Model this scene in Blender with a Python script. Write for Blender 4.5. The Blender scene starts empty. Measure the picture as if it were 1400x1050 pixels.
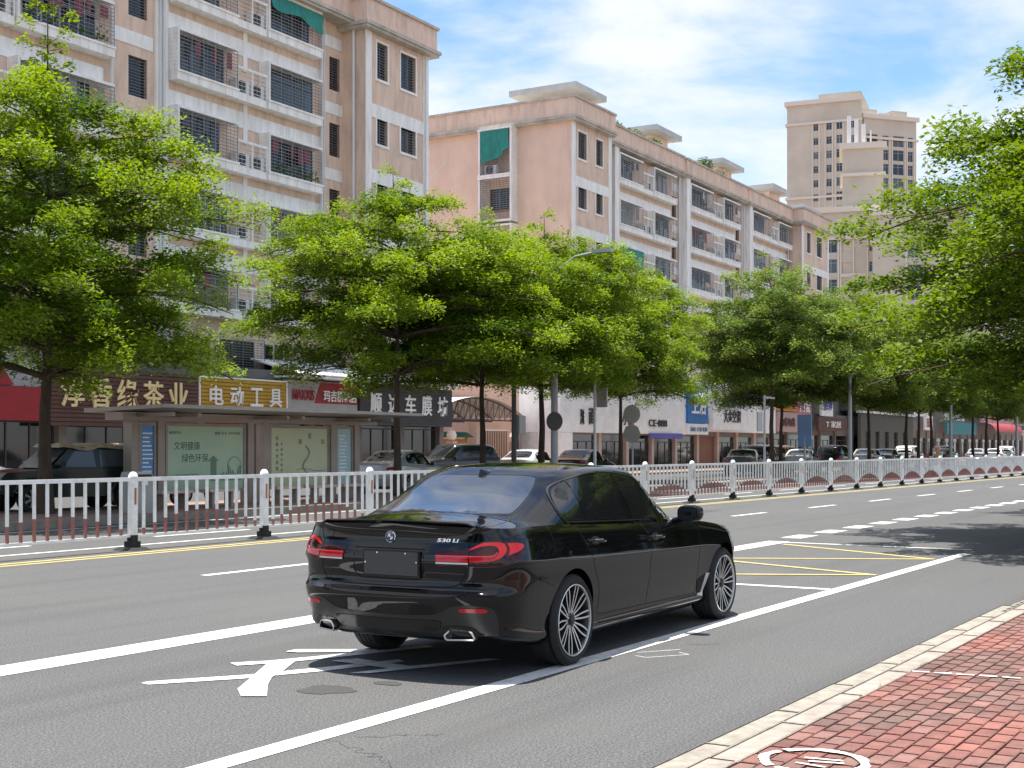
import bpy, bmesh, math, random
import numpy as np
from mathutils import Vector, Matrix
from mathutils.bvhtree import BVHTree
R = math.radians
random.seed(7)
SC = bpy.context.scene
COL = SC.collection

# ------------------------------------------------------------------ camera
# world frame: +X runs down the street (away, to the right), +Y crosses it towards the buildings
EYE = 1.615
AX = R(31.81)                      # angle between the view direction and the street
cam_d = bpy.data.cameras.new('camera'); cam = bpy.data.objects.new('camera', cam_d); COL.objects.link(cam)
cam.location = (0, 0, EYE)
cam.rotation_euler = (R(90), 0, AX - R(90))
cam_d.sensor_width = 36; cam_d.lens = 1830/1400*36
cam_d.shift_y = 87/1400
cam_d.clip_start = .1; cam_d.clip_end = 3000
SC.camera = cam

# ------------------------------------------------------------------ light
SUN_DIR = Vector((.035, .075, 1)).normalized()        # nearly overhead at noon in the tropics
sun_d = bpy.data.lights.new('sun', 'SUN'); sun = bpy.data.objects.new('sun', sun_d); COL.objects.link(sun)
sun_d.energy = 2.3; sun_d.angle = R(.6); sun_d.color = (1, .955, .88)
sun.rotation_euler = SUN_DIR.to_track_quat('Z', 'Y').to_euler()
sun.location = (0, 0, 60)
W = bpy.data.worlds.new('World'); SC.world = W; W.use_nodes = True
wn = W.node_tree.nodes; wl = W.node_tree.links; wn.clear()
out = wn.new('ShaderNodeOutputWorld'); bg = wn.new('ShaderNodeBackground'); bg.inputs[1].default_value = .05
sky = wn.new('ShaderNodeTexSky'); sky.sky_type = 'NISHITA'; sky.sun_disc = False
sky.sun_elevation = math.asin(SUN_DIR.z); sky.sun_rotation = math.atan2(SUN_DIR.x, SUN_DIR.y)
sky.air_density = 1.0; sky.dust_density = .6; sky.ozone_density = 1.6; sky.altitude = 10
tc = wn.new('ShaderNodeTexCoord'); sep = wn.new('ShaderNodeSeparateXYZ'); wl.new(tc.outputs['Generated'], sep.inputs[0])
def wmath(op, a, b=None, clamp=False):
    n = wn.new('ShaderNodeMath'); n.operation = op; n.use_clamp = clamp
    for i, q in enumerate((a, b)):
        if q is None: continue
        if isinstance(q, (int, float)): n.inputs[i].default_value = q
        else: wl.new(q, n.inputs[i])
    return n.outputs[0]
zc = wmath('ADD', wmath('MAXIMUM', sep.outputs[2], 0.0), .22)
cmb = wn.new('ShaderNodeCombineXYZ')
wl.new(wmath('DIVIDE', sep.outputs[0], zc), cmb.inputs[0]); wl.new(wmath('DIVIDE', sep.outputs[1], zc), cmb.inputs[1])
cmb.inputs[2].default_value = 3.7
n1 = wn.new('ShaderNodeTexNoise'); n1.inputs['Scale'].default_value = 1.5; n1.inputs['Detail'].default_value = 9
n1.inputs['Roughness'].default_value = .56; n1.inputs['Distortion'].default_value = .35
wl.new(cmb.outputs[0], n1.inputs['Vector'])
cr = wn.new('ShaderNodeMapRange'); cr.inputs[1].default_value = .40; cr.inputs[2].default_value = .62
cr.interpolation_type = 'SMOOTHSTEP'
wl.new(n1.outputs[0], cr.inputs[0])
low = wn.new('ShaderNodeMapRange'); low.inputs[1].default_value = 0; low.inputs[2].default_value = .16
low.inputs[3].default_value = .5; low.inputs[4].default_value = 0
wl.new(sep.outputs[2], low.inputs[0])
cmask = wmath('ADD', wmath('MULTIPLY', cr.outputs[0], .95), low.outputs[0], True)
cmix = wn.new('ShaderNodeMix'); cmix.data_type = 'RGBA'
wl.new(cmask, cmix.inputs[0])
tint = wn.new('ShaderNodeMix'); tint.data_type = 'RGBA'; tint.blend_type = 'MULTIPLY'; tint.inputs[0].default_value = 1
tint.inputs[7].default_value = (.86, 1.02, 1.16, 1)
wl.new(sky.outputs[0], tint.inputs[6])
wl.new(tint.outputs[2], cmix.inputs[6]); cmix.inputs[7].default_value = (5.2, 5.35, 5.6, 1)
wl.new(cmix.outputs[2], bg.inputs[0]); wl.new(bg.outputs[0], out.inputs[0])
vs = SC.view_settings; vs.view_transform = 'Standard'; vs.look = 'None'; vs.exposure = 1.97; vs.gamma = 1; vs.use_curve_mapping = False
SC.cycles.max_bounces = 8; SC.cycles.transparent_max_bounces = 12

# ------------------------------------------------------------------ materials
def mat(name, col, rough=.6, metal=0, var=0, vscale=3, bump=0, bscale=40, spec=None, coat=0, stretch=None, col2=None, emit=0, alpha=1, trans=0, world=False, dirt=None):
    m = bpy.data.materials.new(name); m.use_nodes = True
    nt = m.node_tree; N = nt.nodes; L = nt.links; b = N['Principled BSDF']
    b.inputs['Base Color'].default_value = (*col, 1); b.inputs['Roughness'].default_value = rough
    b.inputs['Metallic'].default_value = metal
    if spec is not None: b.inputs['Specular IOR Level'].default_value = spec
    if coat: b.inputs['Coat Weight'].default_value = coat; b.inputs['Coat Roughness'].default_value = .02
    if trans: b.inputs['Transmission Weight'].default_value = trans
    if emit: b.inputs['Emission Color'].default_value = (*col, 1); b.inputs['Emission Strength'].default_value = emit
    if var or bump or col2:
        t = N.new('ShaderNodeTexCoord'); src = t.outputs['Object']
        if world: gp = N.new('ShaderNodeNewGeometry'); src = gp.outputs['Position']
        if stretch:
            mp = N.new('ShaderNodeMapping'); mp.inputs['Scale'].default_value = stretch; L.new(src, mp.inputs[0]); src = mp.outputs[0]
    if var or col2:
        n = N.new('ShaderNodeTexNoise'); n.inputs['Scale'].default_value = vscale; n.inputs['Detail'].default_value = 7; n.inputs['Roughness'].default_value = .62
        L.new(src, n.inputs['Vector'])
        r = N.new('ShaderNodeMapRange'); r.inputs[1].default_value = .35; r.inputs[2].default_value = .68; L.new(n.outputs[0], r.inputs[0])
        mx = N.new('ShaderNodeMix'); mx.data_type = 'RGBA'; L.new(r.outputs[0], mx.inputs[0])
        c2 = col2 or tuple(c*(1-var) for c in col)
        c1 = col if col2 else tuple(min(1, c*(1+var*.5)) for c in col)
        mx.inputs[6].default_value = (*c1, 1); mx.inputs[7].default_value = (*c2, 1)
        L.new(mx.outputs[2], b.inputs['Base Color'])
        if dirt:
            nd = N.new('ShaderNodeTexNoise'); nd.inputs['Scale'].default_value = dirt[1]; nd.inputs['Detail'].default_value = 6; nd.inputs['Roughness'].default_value = .7; L.new(src, nd.inputs['Vector'])
            rd = N.new('ShaderNodeMapRange'); rd.inputs[1].default_value = .47; rd.inputs[2].default_value = .72; rd.inputs[4].default_value = dirt[2]; L.new(nd.outputs[0], rd.inputs[0])
            m3 = N.new('ShaderNodeMix'); m3.data_type = 'RGBA'; L.new(rd.outputs[0], m3.inputs[0]); L.new(mx.outputs[2], m3.inputs[6]); m3.inputs[7].default_value = (*dirt[0], 1); L.new(m3.outputs[2], b.inputs['Base Color'])
    if bump:
        n2 = N.new('ShaderNodeTexNoise'); n2.inputs['Scale'].default_value = bscale; n2.inputs['Detail'].default_value = 4
        L.new(t.outputs['Object'], n2.inputs['Vector'])
        bp = N.new('ShaderNodeBump'); bp.inputs['Strength'].default_value = bump; bp.inputs['Distance'].default_value = .02
        L.new(n2.outputs[0], bp.inputs['Height']); L.new(bp.outputs[0], b.inputs['Normal'])
    return m

def asphalt(name, dark, light, dust):
    m = mat(name, dark, .82); nt = m.node_tree; N = nt.nodes; L = nt.links; b = N['Principled BSDF']
    t = N.new('ShaderNodeTexCoord')
    def noise(s, d=3, r=.6):
        n = N.new('ShaderNodeTexNoise'); n.inputs['Scale'].default_value = s; n.inputs['Detail'].default_value = d; n.inputs['Roughness'].default_value = r
        L.new(t.outputs['Object'], n.inputs['Vector']); return n.outputs[0]
    def rng(a, lo, hi, o0=0, o1=1):
        r = N.new('ShaderNodeMapRange'); r.inputs[1].default_value = lo; r.inputs[2].default_value = hi; r.inputs[3].default_value = o0; r.inputs[4].default_value = o1; L.new(a, r.inputs[0]); return r.outputs[0]
    def mix(f, a, bb):
        mx = N.new('ShaderNodeMix'); mx.data_type = 'RGBA'
        L.new(f, mx.inputs[0])
        for i, q in ((6, a), (7, bb)):
            if isinstance(q, tuple): mx.inputs[i].default_value = (*q, 1)
            else: L.new(q, mx.inputs[i])
        return mx.outputs[2]
    g = mix(rng(noise(70, 4, .8), .41, .59), dark, light)
    g = mix(rng(noise(45, 2, .6), .60, .72, 0, .7), g, tuple(c*1.5 for c in light))
    g = mix(rng(noise(.35, 5, .6), .45, .75, 0, .45), g, dust)
    mp = N.new('ShaderNodeMapping'); mp.inputs['Scale'].default_value = (.06, 1.6, 1); L.new(t.outputs['Object'], mp.inputs[0])
    n = N.new('ShaderNodeTexNoise'); n.inputs['Scale'].default_value = 1.2; n.inputs['Detail'].default_value = 4; L.new(mp.outputs[0], n.inputs['Vector'])
    g = mix(rng(n.outputs[0], .5, .75, 0, .3), g, tuple(c*.8 for c in dark))
    L.new(g, b.inputs['Base Color'])
    bp = N.new('ShaderNodeBump'); bp.inputs['Strength'].default_value = .5; bp.inputs['Distance'].default_value = .006
    L.new(noise(110, 2), bp.inputs['Height']); L.new(bp.outputs[0], b.inputs['Normal'])
    return m

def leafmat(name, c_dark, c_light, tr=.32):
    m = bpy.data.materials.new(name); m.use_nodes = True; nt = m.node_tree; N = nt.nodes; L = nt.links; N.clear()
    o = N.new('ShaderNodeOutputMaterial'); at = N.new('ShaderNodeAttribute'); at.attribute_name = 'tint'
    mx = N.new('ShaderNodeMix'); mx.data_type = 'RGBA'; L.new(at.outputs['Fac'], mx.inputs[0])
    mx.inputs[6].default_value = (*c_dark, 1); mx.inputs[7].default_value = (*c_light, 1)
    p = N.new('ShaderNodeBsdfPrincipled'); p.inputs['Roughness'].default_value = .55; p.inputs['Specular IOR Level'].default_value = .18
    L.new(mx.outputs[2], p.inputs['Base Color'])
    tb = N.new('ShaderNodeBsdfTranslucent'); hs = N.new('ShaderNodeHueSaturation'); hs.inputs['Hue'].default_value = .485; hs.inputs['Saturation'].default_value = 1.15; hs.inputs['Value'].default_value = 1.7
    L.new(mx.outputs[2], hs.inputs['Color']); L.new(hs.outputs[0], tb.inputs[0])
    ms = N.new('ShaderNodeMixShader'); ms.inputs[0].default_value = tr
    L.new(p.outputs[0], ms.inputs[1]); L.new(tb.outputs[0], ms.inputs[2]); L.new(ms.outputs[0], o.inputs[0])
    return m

M = {}
M['asphalt'] = asphalt('asphalt', (.026, .0265, .027), (.132, .132, .133), (.10, .097, .088))
M['asphalt_far'] = asphalt('asphalt_far', (.06, .06, .06), (.10, .10, .10), (.10, .098, .09))
M['paint'] = mat('road_paint_white', (.72, .72, .70), .6, var=.2, vscale=9, bump=.3, bscale=90, dirt=((.36, .36, .35), 14, .8))
M['paint_y'] = mat('road_paint_yellow', (.55, .44, .16), .6, var=.2, vscale=5, bump=.3, bscale=90)
M['stone'] = mat('kerb_granite', (.30, .27, .225), .75, var=.34, vscale=9, bump=.4, bscale=60, world=True, dirt=((.19, .165, .135), 2.2, .7))
M['stone2'] = mat('kerb_granite_pinkish', (.325, .28, .24), .75, var=.3, vscale=7, bump=.4, bscale=60, world=True, dirt=((.21, .175, .145), 2.6, .7))
M['farstone'] = mat('far_kerb_stone', (.24, .215, .18), .8, var=.3, vscale=3, bump=.3)
M['mortar'] = mat('joint_sand', (.075, .055, .045), .95, var=.3, vscale=20)
M['brick_a'] = mat('paving_brick_red', (.205, .083, .066), .8, var=.42, vscale=5, bump=.5, bscale=70, world=True, dirt=((.125, .10, .082), 1.6, .75))
M['brick_b'] = mat('paving_brick_faded', (.23, .112, .092), .8, var=.35, vscale=6, bump=.5, bscale=70, world=True, dirt=((.125, .10, .082), 1.6, .75))
M['brick_c'] = mat('paving_brick_brown', (.16, .08, .066), .85, var=.4, vscale=6, bump=.5, bscale=70, world=True, dirt=((.125, .10, .082), 1.6, .75))
M['brick_d'] = mat('paving_brick_bright', (.265, .105, .083), .8, var=.3, vscale=6, bump=.5, bscale=70, world=True, dirt=((.125, .10, .082), 1.6, .75))
M['pave'] = mat('far_paving_pink', (.30, .20, .165), .85, var=.3, vscale=2, bump=.3)
M['soil'] = mat('soil', (.10, .075, .05), .95, var=.4, vscale=6)
M['pink'] = mat('facade_salmon_render', (.76, .575, .455), .8, var=.10, vscale=1.3, bump=.1, stretch=(1, 1, .22), dirt=((.46, .34, .27), 2.6, .6))
M['peach'] = mat('facade_peach_render', (.79, .585, .455), .8, var=.12, vscale=.7, bump=.15, stretch=(1, 1, .5))
M['white_tile'] = mat('facade_white_tile', (.90, .885, .85), .55, var=.10, vscale=1.6, stretch=(1.4, 1.4, .22), bump=.05, dirt=((.50, .47, .42), 3.0, .6))
M['cornice'] = mat('cornice_plaster', (.50, .46, .40), .8, var=.3, vscale=1.4, stretch=(1, 1, .4))
M['canopy'] = mat('roof_slab_concrete', (.50, .51, .51), .8, var=.15, vscale=1)
M['white_metal'] = mat('white_painted_metal', (.78, .78, .77), .45, var=.1, vscale=4)
M['fence_white'] = mat('fence_white_paint', (.86, .87, .88), .4, var=.10, vscale=5, world=True, dirt=((.50, .47, .42), 3.5, .6))
M['fence_red'] = mat('fence_red_film', (.32, .12, .10), .5, var=.2, vscale=8)
M['rubber'] = mat('rubber', (.022, .022, .022), .85, var=.2, vscale=12)
M['grille'] = mat('window_bar_steel', (.24, .24, .235), .45, .3)
M['grille_dark'] = mat('window_bar_dark', (.16, .16, .16), .5, .3)
M['glass_dark'] = mat('window_glass_dark', (.018, .022, .024), .06, spec=.7)
M['glass_mid'] = mat('window_glass_grey', (.07, .085, .09), .08, spec=.7)
M['curtain'] = mat('curtained_glass', (.30, .30, .28), .25, var=.3, vscale=2.5, stretch=(3, 3, .3))
M['interior'] = mat('dark_interior', (.02, .018, .016), .9)
M['frame_white'] = mat('window_frame_white', (.62, .63, .63), .5)
M['frame_dark'] = mat('window_frame_dark', (.06, .06, .06), .5)
M['green_cloth'] = mat('green_shade_cloth', (.02, .24, .20), .7, var=.3, vscale=3, stretch=(1, 1, .4))
M['pipe'] = mat('pvc_pipe', (.68, .69, .70), .4)
M['bark'] = mat('bark', (.072, .05, .034), .9, var=.35, vscale=8, bump=.6, bscale=25, stretch=(1, 1, .3))
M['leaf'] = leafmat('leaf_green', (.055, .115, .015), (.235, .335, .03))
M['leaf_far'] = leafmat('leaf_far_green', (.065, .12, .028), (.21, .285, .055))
M['leaf_backlit'] = leafmat('leaf_backlit_green', (.038, .085, .012), (.155, .235, .022))  # darker copy of the leaf green; backlit shade is put into the colour
M['beige'] = mat('tower_beige_render', (.54, .50, .41), .85, var=.12, vscale=.2)
M['beige2'] = mat('tower_light_band', (.66, .61, .52), .85)
M['steel_brown'] = mat('shelter_bronze_metal', (.33, .275, .23), .45, .2, var=.12)
M['steel_grey'] = mat('grey_painted_metal', (.42, .41, .39), .5, .2, var=.1)
M['pole_grey'] = mat('galvanised_pole', (.40, .42, .43), .5, .3)
M['black'] = mat('black_plastic', (.012, .012, .012), .5)
M['white'] = mat('white_plastic', (.75, .75, .74), .4)
M['chrome'] = mat('chrome', (.75, .75, .76), .12, 1)

# ------------------------------------------------------------------ mesh helpers
class MB:
    def __init__(s): s.v = []; s.f = []; s.m = []; s.cur = 0; s.sm = []; s.smooth = False
    def add(s, vs, fs):
        o = len(s.v); s.v.extend(vs)
        for q in fs: s.f.append(tuple(i+o for i in q)); s.m.append(s.cur); s.sm.append(s.smooth)
        return s
    def box(s, x0, x1, y0, y1, z0, z1):
        v = [(x, y, z) for z in (z0, z1) for y in (y0, y1) for x in (x0, x1)]
        return s.add(v, [(0, 2, 3, 1), (4, 5, 7, 6), (0, 1, 5, 4), (2, 6, 7, 3), (0, 4, 6, 2), (1, 3, 7, 5)])
    def hexa(s, bot, top):   # two quads, any shape
        return s.add(list(bot)+list(top), [(3, 2, 1, 0), (4, 5, 6, 7), (0, 1, 5, 4), (1, 2, 6, 5), (2, 3, 7, 6), (3, 0, 4, 7)])
    def prism(s, poly, axis, a, b):
        n = len(poly)
        def P(p, t): return (t, p[0], p[1]) if axis == 'x' else (p[0], t, p[1]) if axis == 'y' else (p[0], p[1], t)
        return s.add([P(p, a) for p in poly]+[P(p, b) for p in poly],
                     [tuple(range(n))[::-1], tuple(range(n, 2*n))]+[(i, (i+1) % n, n+(i+1) % n, n+i) for i in range(n)])
    def tube(s, pts, rad, n=8, cap=True):
        pts = [Vector(p) for p in pts]; rr = rad if isinstance(rad, (list, tuple)) else [rad]*len(pts)
        vs = []; fs = []; up = Vector((0, 0, 1))
        for i, p in enumerate(pts):
            d = (pts[min(i+1, len(pts)-1)]-pts[max(i-1, 0)]).normalized()
            a = d.cross(up if abs(d.z) < .95 else Vector((1, 0, 0))).normalized(); b = d.cross(a)
            for k in range(n):
                t = 2*math.pi*k/n; vs.append(tuple(p+(a*math.cos(t)+b*math.sin(t))*rr[i]))
        for i in range(len(pts)-1):
            for k in range(n): fs.append((i*n+k, i*n+(k+1) % n, (i+1)*n+(k+1) % n, (i+1)*n+k))
        if cap: fs.append(tuple(range(n))[::-1]); fs.append(tuple(range((len(pts)-1)*n, len(pts)*n)))
        return s.add(vs, fs)
    def lathe(s, prof, n=24, axis='z', c=(0, 0, 0)):
        vs = []; fs = []
        for (r, h) in prof:
            for k in range(n):
                t = 2*math.pi*k/n; a, b = r*math.cos(t), r*math.sin(t)
                p = (a, b, h) if axis == 'z' else (a, h, b) if axis == 'y' else (h, a, b)
                vs.append((p[0]+c[0], p[1]+c[1], p[2]+c[2]))
        for i in range(len(prof)-1):
            for k in range(n): fs.append((i*n+k, i*n+(k+1) % n, (i+1)*n+(k+1) % n, (i+1)*n+k))
        return s.add(vs, fs)
    def grid(s, P):
        h = len(P); w = len(P[0])
        return s.add([tuple(p) for r in P for p in r], [(i*w+j, i*w+j+1, (i+1)*w+j+1, (i+1)*w+j) for i in range(h-1) for j in range(w-1)])
    def mesh(s, name, mats, angle=35):
        me = bpy.data.meshes.new(name); me.from_pydata(s.v, [], s.f)
        for m in (mats if isinstance(mats, (list, tuple)) else [mats]): me.materials.append(m)
        me.polygons.foreach_set('material_index', s.m); me.polygons.foreach_set('use_smooth', [bool(q) for q in s.sm]); me.update()
        if any(s.sm): me.set_sharp_from_angle(angle=R(angle))
        return me
    def build(s, name, mats, parent=None, angle=35, **kw):
        return link(name, s.mesh(name, mats, angle), parent, **kw)

def link(name, me, parent=None, loc=None, rz=None, kind=None):
    o = bpy.data.objects.new(name, me); COL.objects.link(o)
    if parent is not None: o.parent = parent
    if loc is not None: o.location = loc
    if rz is not None: o.rotation_euler[2] = rz
    if kind: o['kind'] = kind
    return o
def tag(o, label=None, cat=None, group=None, kind=None):
    if label: o['label'] = label
    if cat: o['category'] = cat
    if group: o['group'] = group
    if kind: o['kind'] = kind
    return o
def thing(name, label, cat, loc=(0, 0, 0), rz=0, group=None):
    o = bpy.data.objects.new(name, None); COL.objects.link(o); o.location = loc; o.rotation_euler[2] = rz; o.empty_display_size = .3
    return tag(o, label, cat, group)
KIDS = {}
def dup(root, loc, rz=0, label=None, scale=None, group=None):
    r = root.copy(); COL.objects.link(r); r.location = loc; r.rotation_euler[2] = rz
    if scale: r.scale = (scale,)*3 if isinstance(scale, (int, float)) else scale
    if label: r['label'] = label
    if group: r['group'] = group
    if root not in KIDS: KIDS[root] = [(ch, list(ch.children)) for ch in root.children]
    for ch, gs in KIDS[root]:
        c = ch.copy(); COL.objects.link(c); c.parent = r
        for g in gs:
            d = g.copy(); COL.objects.link(d); d.parent = c
    return r
TXT = {}
def text_into(mb, body, cx, cz, h, y, depth=.03, width=None, plane='xz', bold=.0, shear=0.0, rot=0.0):
    """lettering as real raised geometry, centred at (cx, cz); plane xz faces -Y, plane xy lies on the ground"""
    key = (body, bold, shear)
    if key not in TXT:
        cu = bpy.data.curves.new('lettering', 'FONT'); cu.body = body; cu.size = 1; cu.offset = bold; cu.shear = shear; cu.resolution_u = 3
        cu.extrude = .5
        ob = bpy.data.objects.new('lettering', cu); COL.objects.link(ob)
        dg = bpy.context.evaluated_depsgraph_get(); dg.update()
        me = bpy.data.meshes.new_from_object(ob.evaluated_get(dg))
        TXT[key] = ([tuple(v.co) for v in me.vertices], [tuple(p.vertices) for p in me.polygons])
        bpy.data.objects.remove(ob); bpy.data.curves.remove(cu); bpy.data.meshes.remove(me)
    vs, fs = TXT[key]
    if not vs: return
    x0 = min(v[0] for v in vs); x1 = max(v[0] for v in vs); z0 = min(v[1] for v in vs); z1 = max(v[1] for v in vs)
    sz = h/(z1-z0); sx = sz if width is None else width/(x1-x0)
    o = []
    for a, b, e in vs:
        p, q = (a-(x0+x1)/2)*sx, (b-(z0+z1)/2)*sz
        if rot: p, q = p*math.cos(rot)-q*math.sin(rot), p*math.sin(rot)+q*math.cos(rot)
        o.append((cx+p, y-depth/2-e*depth, cz+q) if plane == 'xz' else (cx+p, cz+q, y+depth/2+e*depth))
    mb.add(o, fs)
def wall_holes(mb, x0, x1, z0, z1, holes, y0=0, th=.3, flip=False):
    """wall slab in the x-z plane with real openings and reveals; holes = (xa, xb, za, zb)"""
    xs = sorted({x0, x1, *[min(max(v, x0), x1) for h in holes for v in h[:2]]}); zs = sorted({z0, z1, *[min(max(v, z0), z1) for h in holes for v in h[2:4]]})
    S = [[not any(h[0]-1e-6 <= xs[i] and xs[i+1] <= h[1]+1e-6 and h[2]-1e-6 <= zs[j] and zs[j+1] <= h[3]+1e-6 for h in holes) for j in range(len(zs)-1)] for i in range(len(xs)-1)]
    ok = lambda i, j: 0 <= i < len(xs)-1 and 0 <= j < len(zs)-1 and S[i][j]
    def q(*p):
        mb.add([(b, a, c) if flip else (a, b, c) for a, b, c in p], [(0, 1, 2, 3)])
    y1 = y0+th
    for i in range(len(xs)-1):
        for j in range(len(zs)-1):
            if not S[i][j]: continue
            a, b, c, d = xs[i], xs[i+1], zs[j], zs[j+1]
            q((a, y0, c), (b, y0, c), (b, y0, d), (a, y0, d)); q((a, y1, d), (b, y1, d), (b, y1, c), (a, y1, c))
            if not ok(i-1, j): q((a, y0, c), (a, y0, d), (a, y1, d), (a, y1, c))
            if not ok(i+1, j): q((b, y0, d), (b, y0, c), (b, y1, c), (b, y1, d))
            if not ok(i, j-1): q((a, y0, c), (a, y1, c), (b, y1, c), (b, y0, c))
            if not ok(i, j+1): q((a, y0, d), (b, y0, d), (b, y1, d), (a, y1, d))
# ------------------------------------------------------------------ ground, road, pavements
RX0, RX1 = -60, 420
def sheet(name, m, x0, x1, y0, y1, z, n=1):
    mb = MB(); mb.grid([[(x0+(x1-x0)*i/n, y0, z), (x0+(x1-x0)*i/n, y1, z)] for i in range(n+1)])
    mb.f = [q[::-1] for q in mb.f] if mb_normal(mb) < 0 else mb.f
    return mb.build(name, m, kind='structure')
def mb_normal(mb):
    a, b, c = (Vector(mb.v[i]) for i in mb.f[0][:3]); return (b-a).cross(c-a).z
sheet('ground', M['pave'], -900, 1500, -900, 1500, -.03)
sheet('road', M['asphalt'], RX0, RX1, 2.6, 21.95, 0)
bend = lambda x: -max(0, x-30)*.011
LZ = .004
def line_mb(mb, x0, x1, y, w, step=4, z=LZ):
    n = max(1, int((x1-x0)/step)); rows = []
    for i in range(n+1):
        x = x0+(x1-x0)*i/n; rows.append([(x, y-w/2+bend(x), z), (x, y+w/2+bend(x), z)])
    mb.grid([list(r) for r in zip(*rows)])
def flat(mb, poly, z=LZ): mb.add([(x, y, z) for x, y in poly], [tuple(range(len(poly)))])
def up(mb):
    f = []
    for q in mb.f:
        a, b, c = (Vector(mb.v[i]) for i in q[:3]); f.append(q if (b-a).cross(c-a).z > 0 else q[::-1])
    mb.f = f; return mb
mk = MB()
line_mb(mk, RX0, 20.9, 4.86, .17); line_mb(mk, RX0, 22.0, 8.23, .38)
for k in range(60): x = 22.9+1.73*k; flat(mk, [(x, 8.17+bend(x)+.0), (x+.95, 8.17+bend(x)), (x+.95, 8.55+bend(x)), (x, 8.55+bend(x))])
for x, l in [(1, 2.2), (6.6, 2.2), (12.3, 2.3), (18.4, 2.1), (24.0, 2.1)]+[(29.5+5.2*k, 2.1) for k in range(50)]: line_mb(mk, x, x+l, 12.2, .14)
line_mb(mk, RX0, 300, 21.4, .12)
for k in range(70): line_mb(mk, -40+5.2*k, -37.5+5.2*k, 18.3, .13)
line_mb(mk, RX0, 300, 16.95, .12)
def seg(mb, a, b, w, z=LZ):
    a = Vector((*a, 0)); b = Vector((*b, 0)); n = (b-a).normalized().cross(Vector((0, 0, 1)))*w/2
    flat(mb, [tuple((a+n)[:2]), tuple((b+n)[:2]), tuple((b-n)[:2]), tuple((a-n)[:2])], z)
seg(mk, (21.82, 8.03), (21.75, 4.96), .13); seg(mk, (14.82, 8.03), (14.85, 4.96), .13)
up(mk).build('road_marking', M['paint'], kind='structure')
mk = MB()
Z = [(21.4, 7.95), (19.65, 5.02), (18.05, 7.95), (16.8, 5.02), (15.2, 7.95)]
for k, (p, q) in enumerate(zip(Z, Z[1:])): seg(mk, p, q, .11, .005+.001*k)
line_mb(mk, RX0, 300, 15.45, .11); line_mb(mk, RX0, 300, 15.72, .11)
up(mk).build('yellow_road_marking', M['paint_y'], kind='structure')
mk = MB()      # the big white character painted in the bay behind the car
flat(mk, [(6.43, 6.90), (6.45, 6.99), (6.52, 6.99), (7.08, 6.60), (7.60, 6.36), (8.20, 6.10), (8.14, 6.0), (7.50, 6.24), (6.94, 6.52)], .005)
flat(mk, [(7.33, 6.94), (7.40, 7.07), (7.63, 6.89), (8.05, 6.70), (8.9, 6.34), (8.86, 6.24), (8.0, 6.58), (7.63, 6.74)], .006)
flat(mk, [(6.44, 6.06), (6.62, 6.26), (6.98, 6.48), (7.50, 6.80), (7.72, 6.71), (7.35, 6.50), (7.09, 6.38), (6.85, 6.20), (6.53, 5.92)], .0072)
flat(mk, [(8.03, 7.08), (8.16, 7.09), (8.5, 6.55), (8.42, 6.43), (8.05, 6.97)], .0084)
flat(mk, [(7.50, 6.02), (7.56, 5.90), (8.6, 5.42), (8.56, 5.54), (7.92, 5.86)], .0084)
flat(mk, [(7.86, 6.48), (8.05, 6.38), (7.96, 5.72), (7.80, 5.80)], .0096)
up(mk).build('road_lettering', M['paint'], kind='structure')
mk = MB()
for a, b in (((9.29, 4.55), (9.6, 4.33)), ((9.29, 4.55), (9.33, 4.66)), ((9.6, 4.33), (9.66, 4.44)), ((9.48, 4.72), (9.8, 4.5))): seg(mk, a, b, .012, .0022)
up(mk).build('chalk_mark', M['paint'], kind='structure')
# wear on the asphalt: oil stains, patches, fine cracks
M['stain'] = mat('oil_stain', (.050, .049, .046), .7, var=.25, vscale=30)
M['crack'] = mat('crack_filler', (.035, .035, .034), .9)
mk = MB()
def blob(mb, cx, cy, rx, ry, n=26, z=.003, sd=1, rot=0):
    rnd = random.Random(sd); ph = [rnd.uniform(0, 6.28) for _ in range(4)]
    p = []
    for k in range(n):
        t = 2*math.pi*k/n; r = 1+.10*math.sin(3*t+ph[0])+.07*math.sin(5*t+ph[1])+.04*math.sin(9*t+ph[2])
        a, b = rx*r*math.cos(t), ry*r*math.sin(t); p.append((cx+a*math.cos(rot)-b*math.sin(rot), cy+a*math.sin(rot)+b*math.cos(rot)))
    flat(mb, p, z)
blob(mk, 6.93, 5.75, .16, .19, rot=.5); blob(mk, 7.34, 5.55, .07, .11, sd=4); blob(mk, 5.2, 9.8, .2, .1, sd=5); blob(mk, 31, 13.6, .9, .12, sd=9)
up(mk).build('oil_stain', M['stain'], kind='structure')
mk = MB()
def crackline(a, b, w, sd, j=.04, n=14):
    rnd = random.Random(sd); pts = [(a[0]+(b[0]-a[0])*i/n+rnd.uniform(-j, j), a[1]+(b[1]-a[1])*i/n+rnd.uniform(-j, j)) for i in range(n+1)]
    for k, (p, q) in enumerate(zip(pts, pts[1:])): seg(mk, p, q, w*rnd.uniform(.5, 1.2), .0014+.0002*(k % 2))
crackline((5.75, 4.74), (5.5, 4.15), .005, 1); crackline((5.5, 4.15), (4.9, 3.7), .007, 2); crackline((5.9, 4.66), (6.2, 4.3), .005, 3)
crackline((10.1, 4.55), (10.25, 4.35), .012, 8, .01, 4)
up(mk).build('road_crack', M['crack'], kind='structure')

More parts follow.
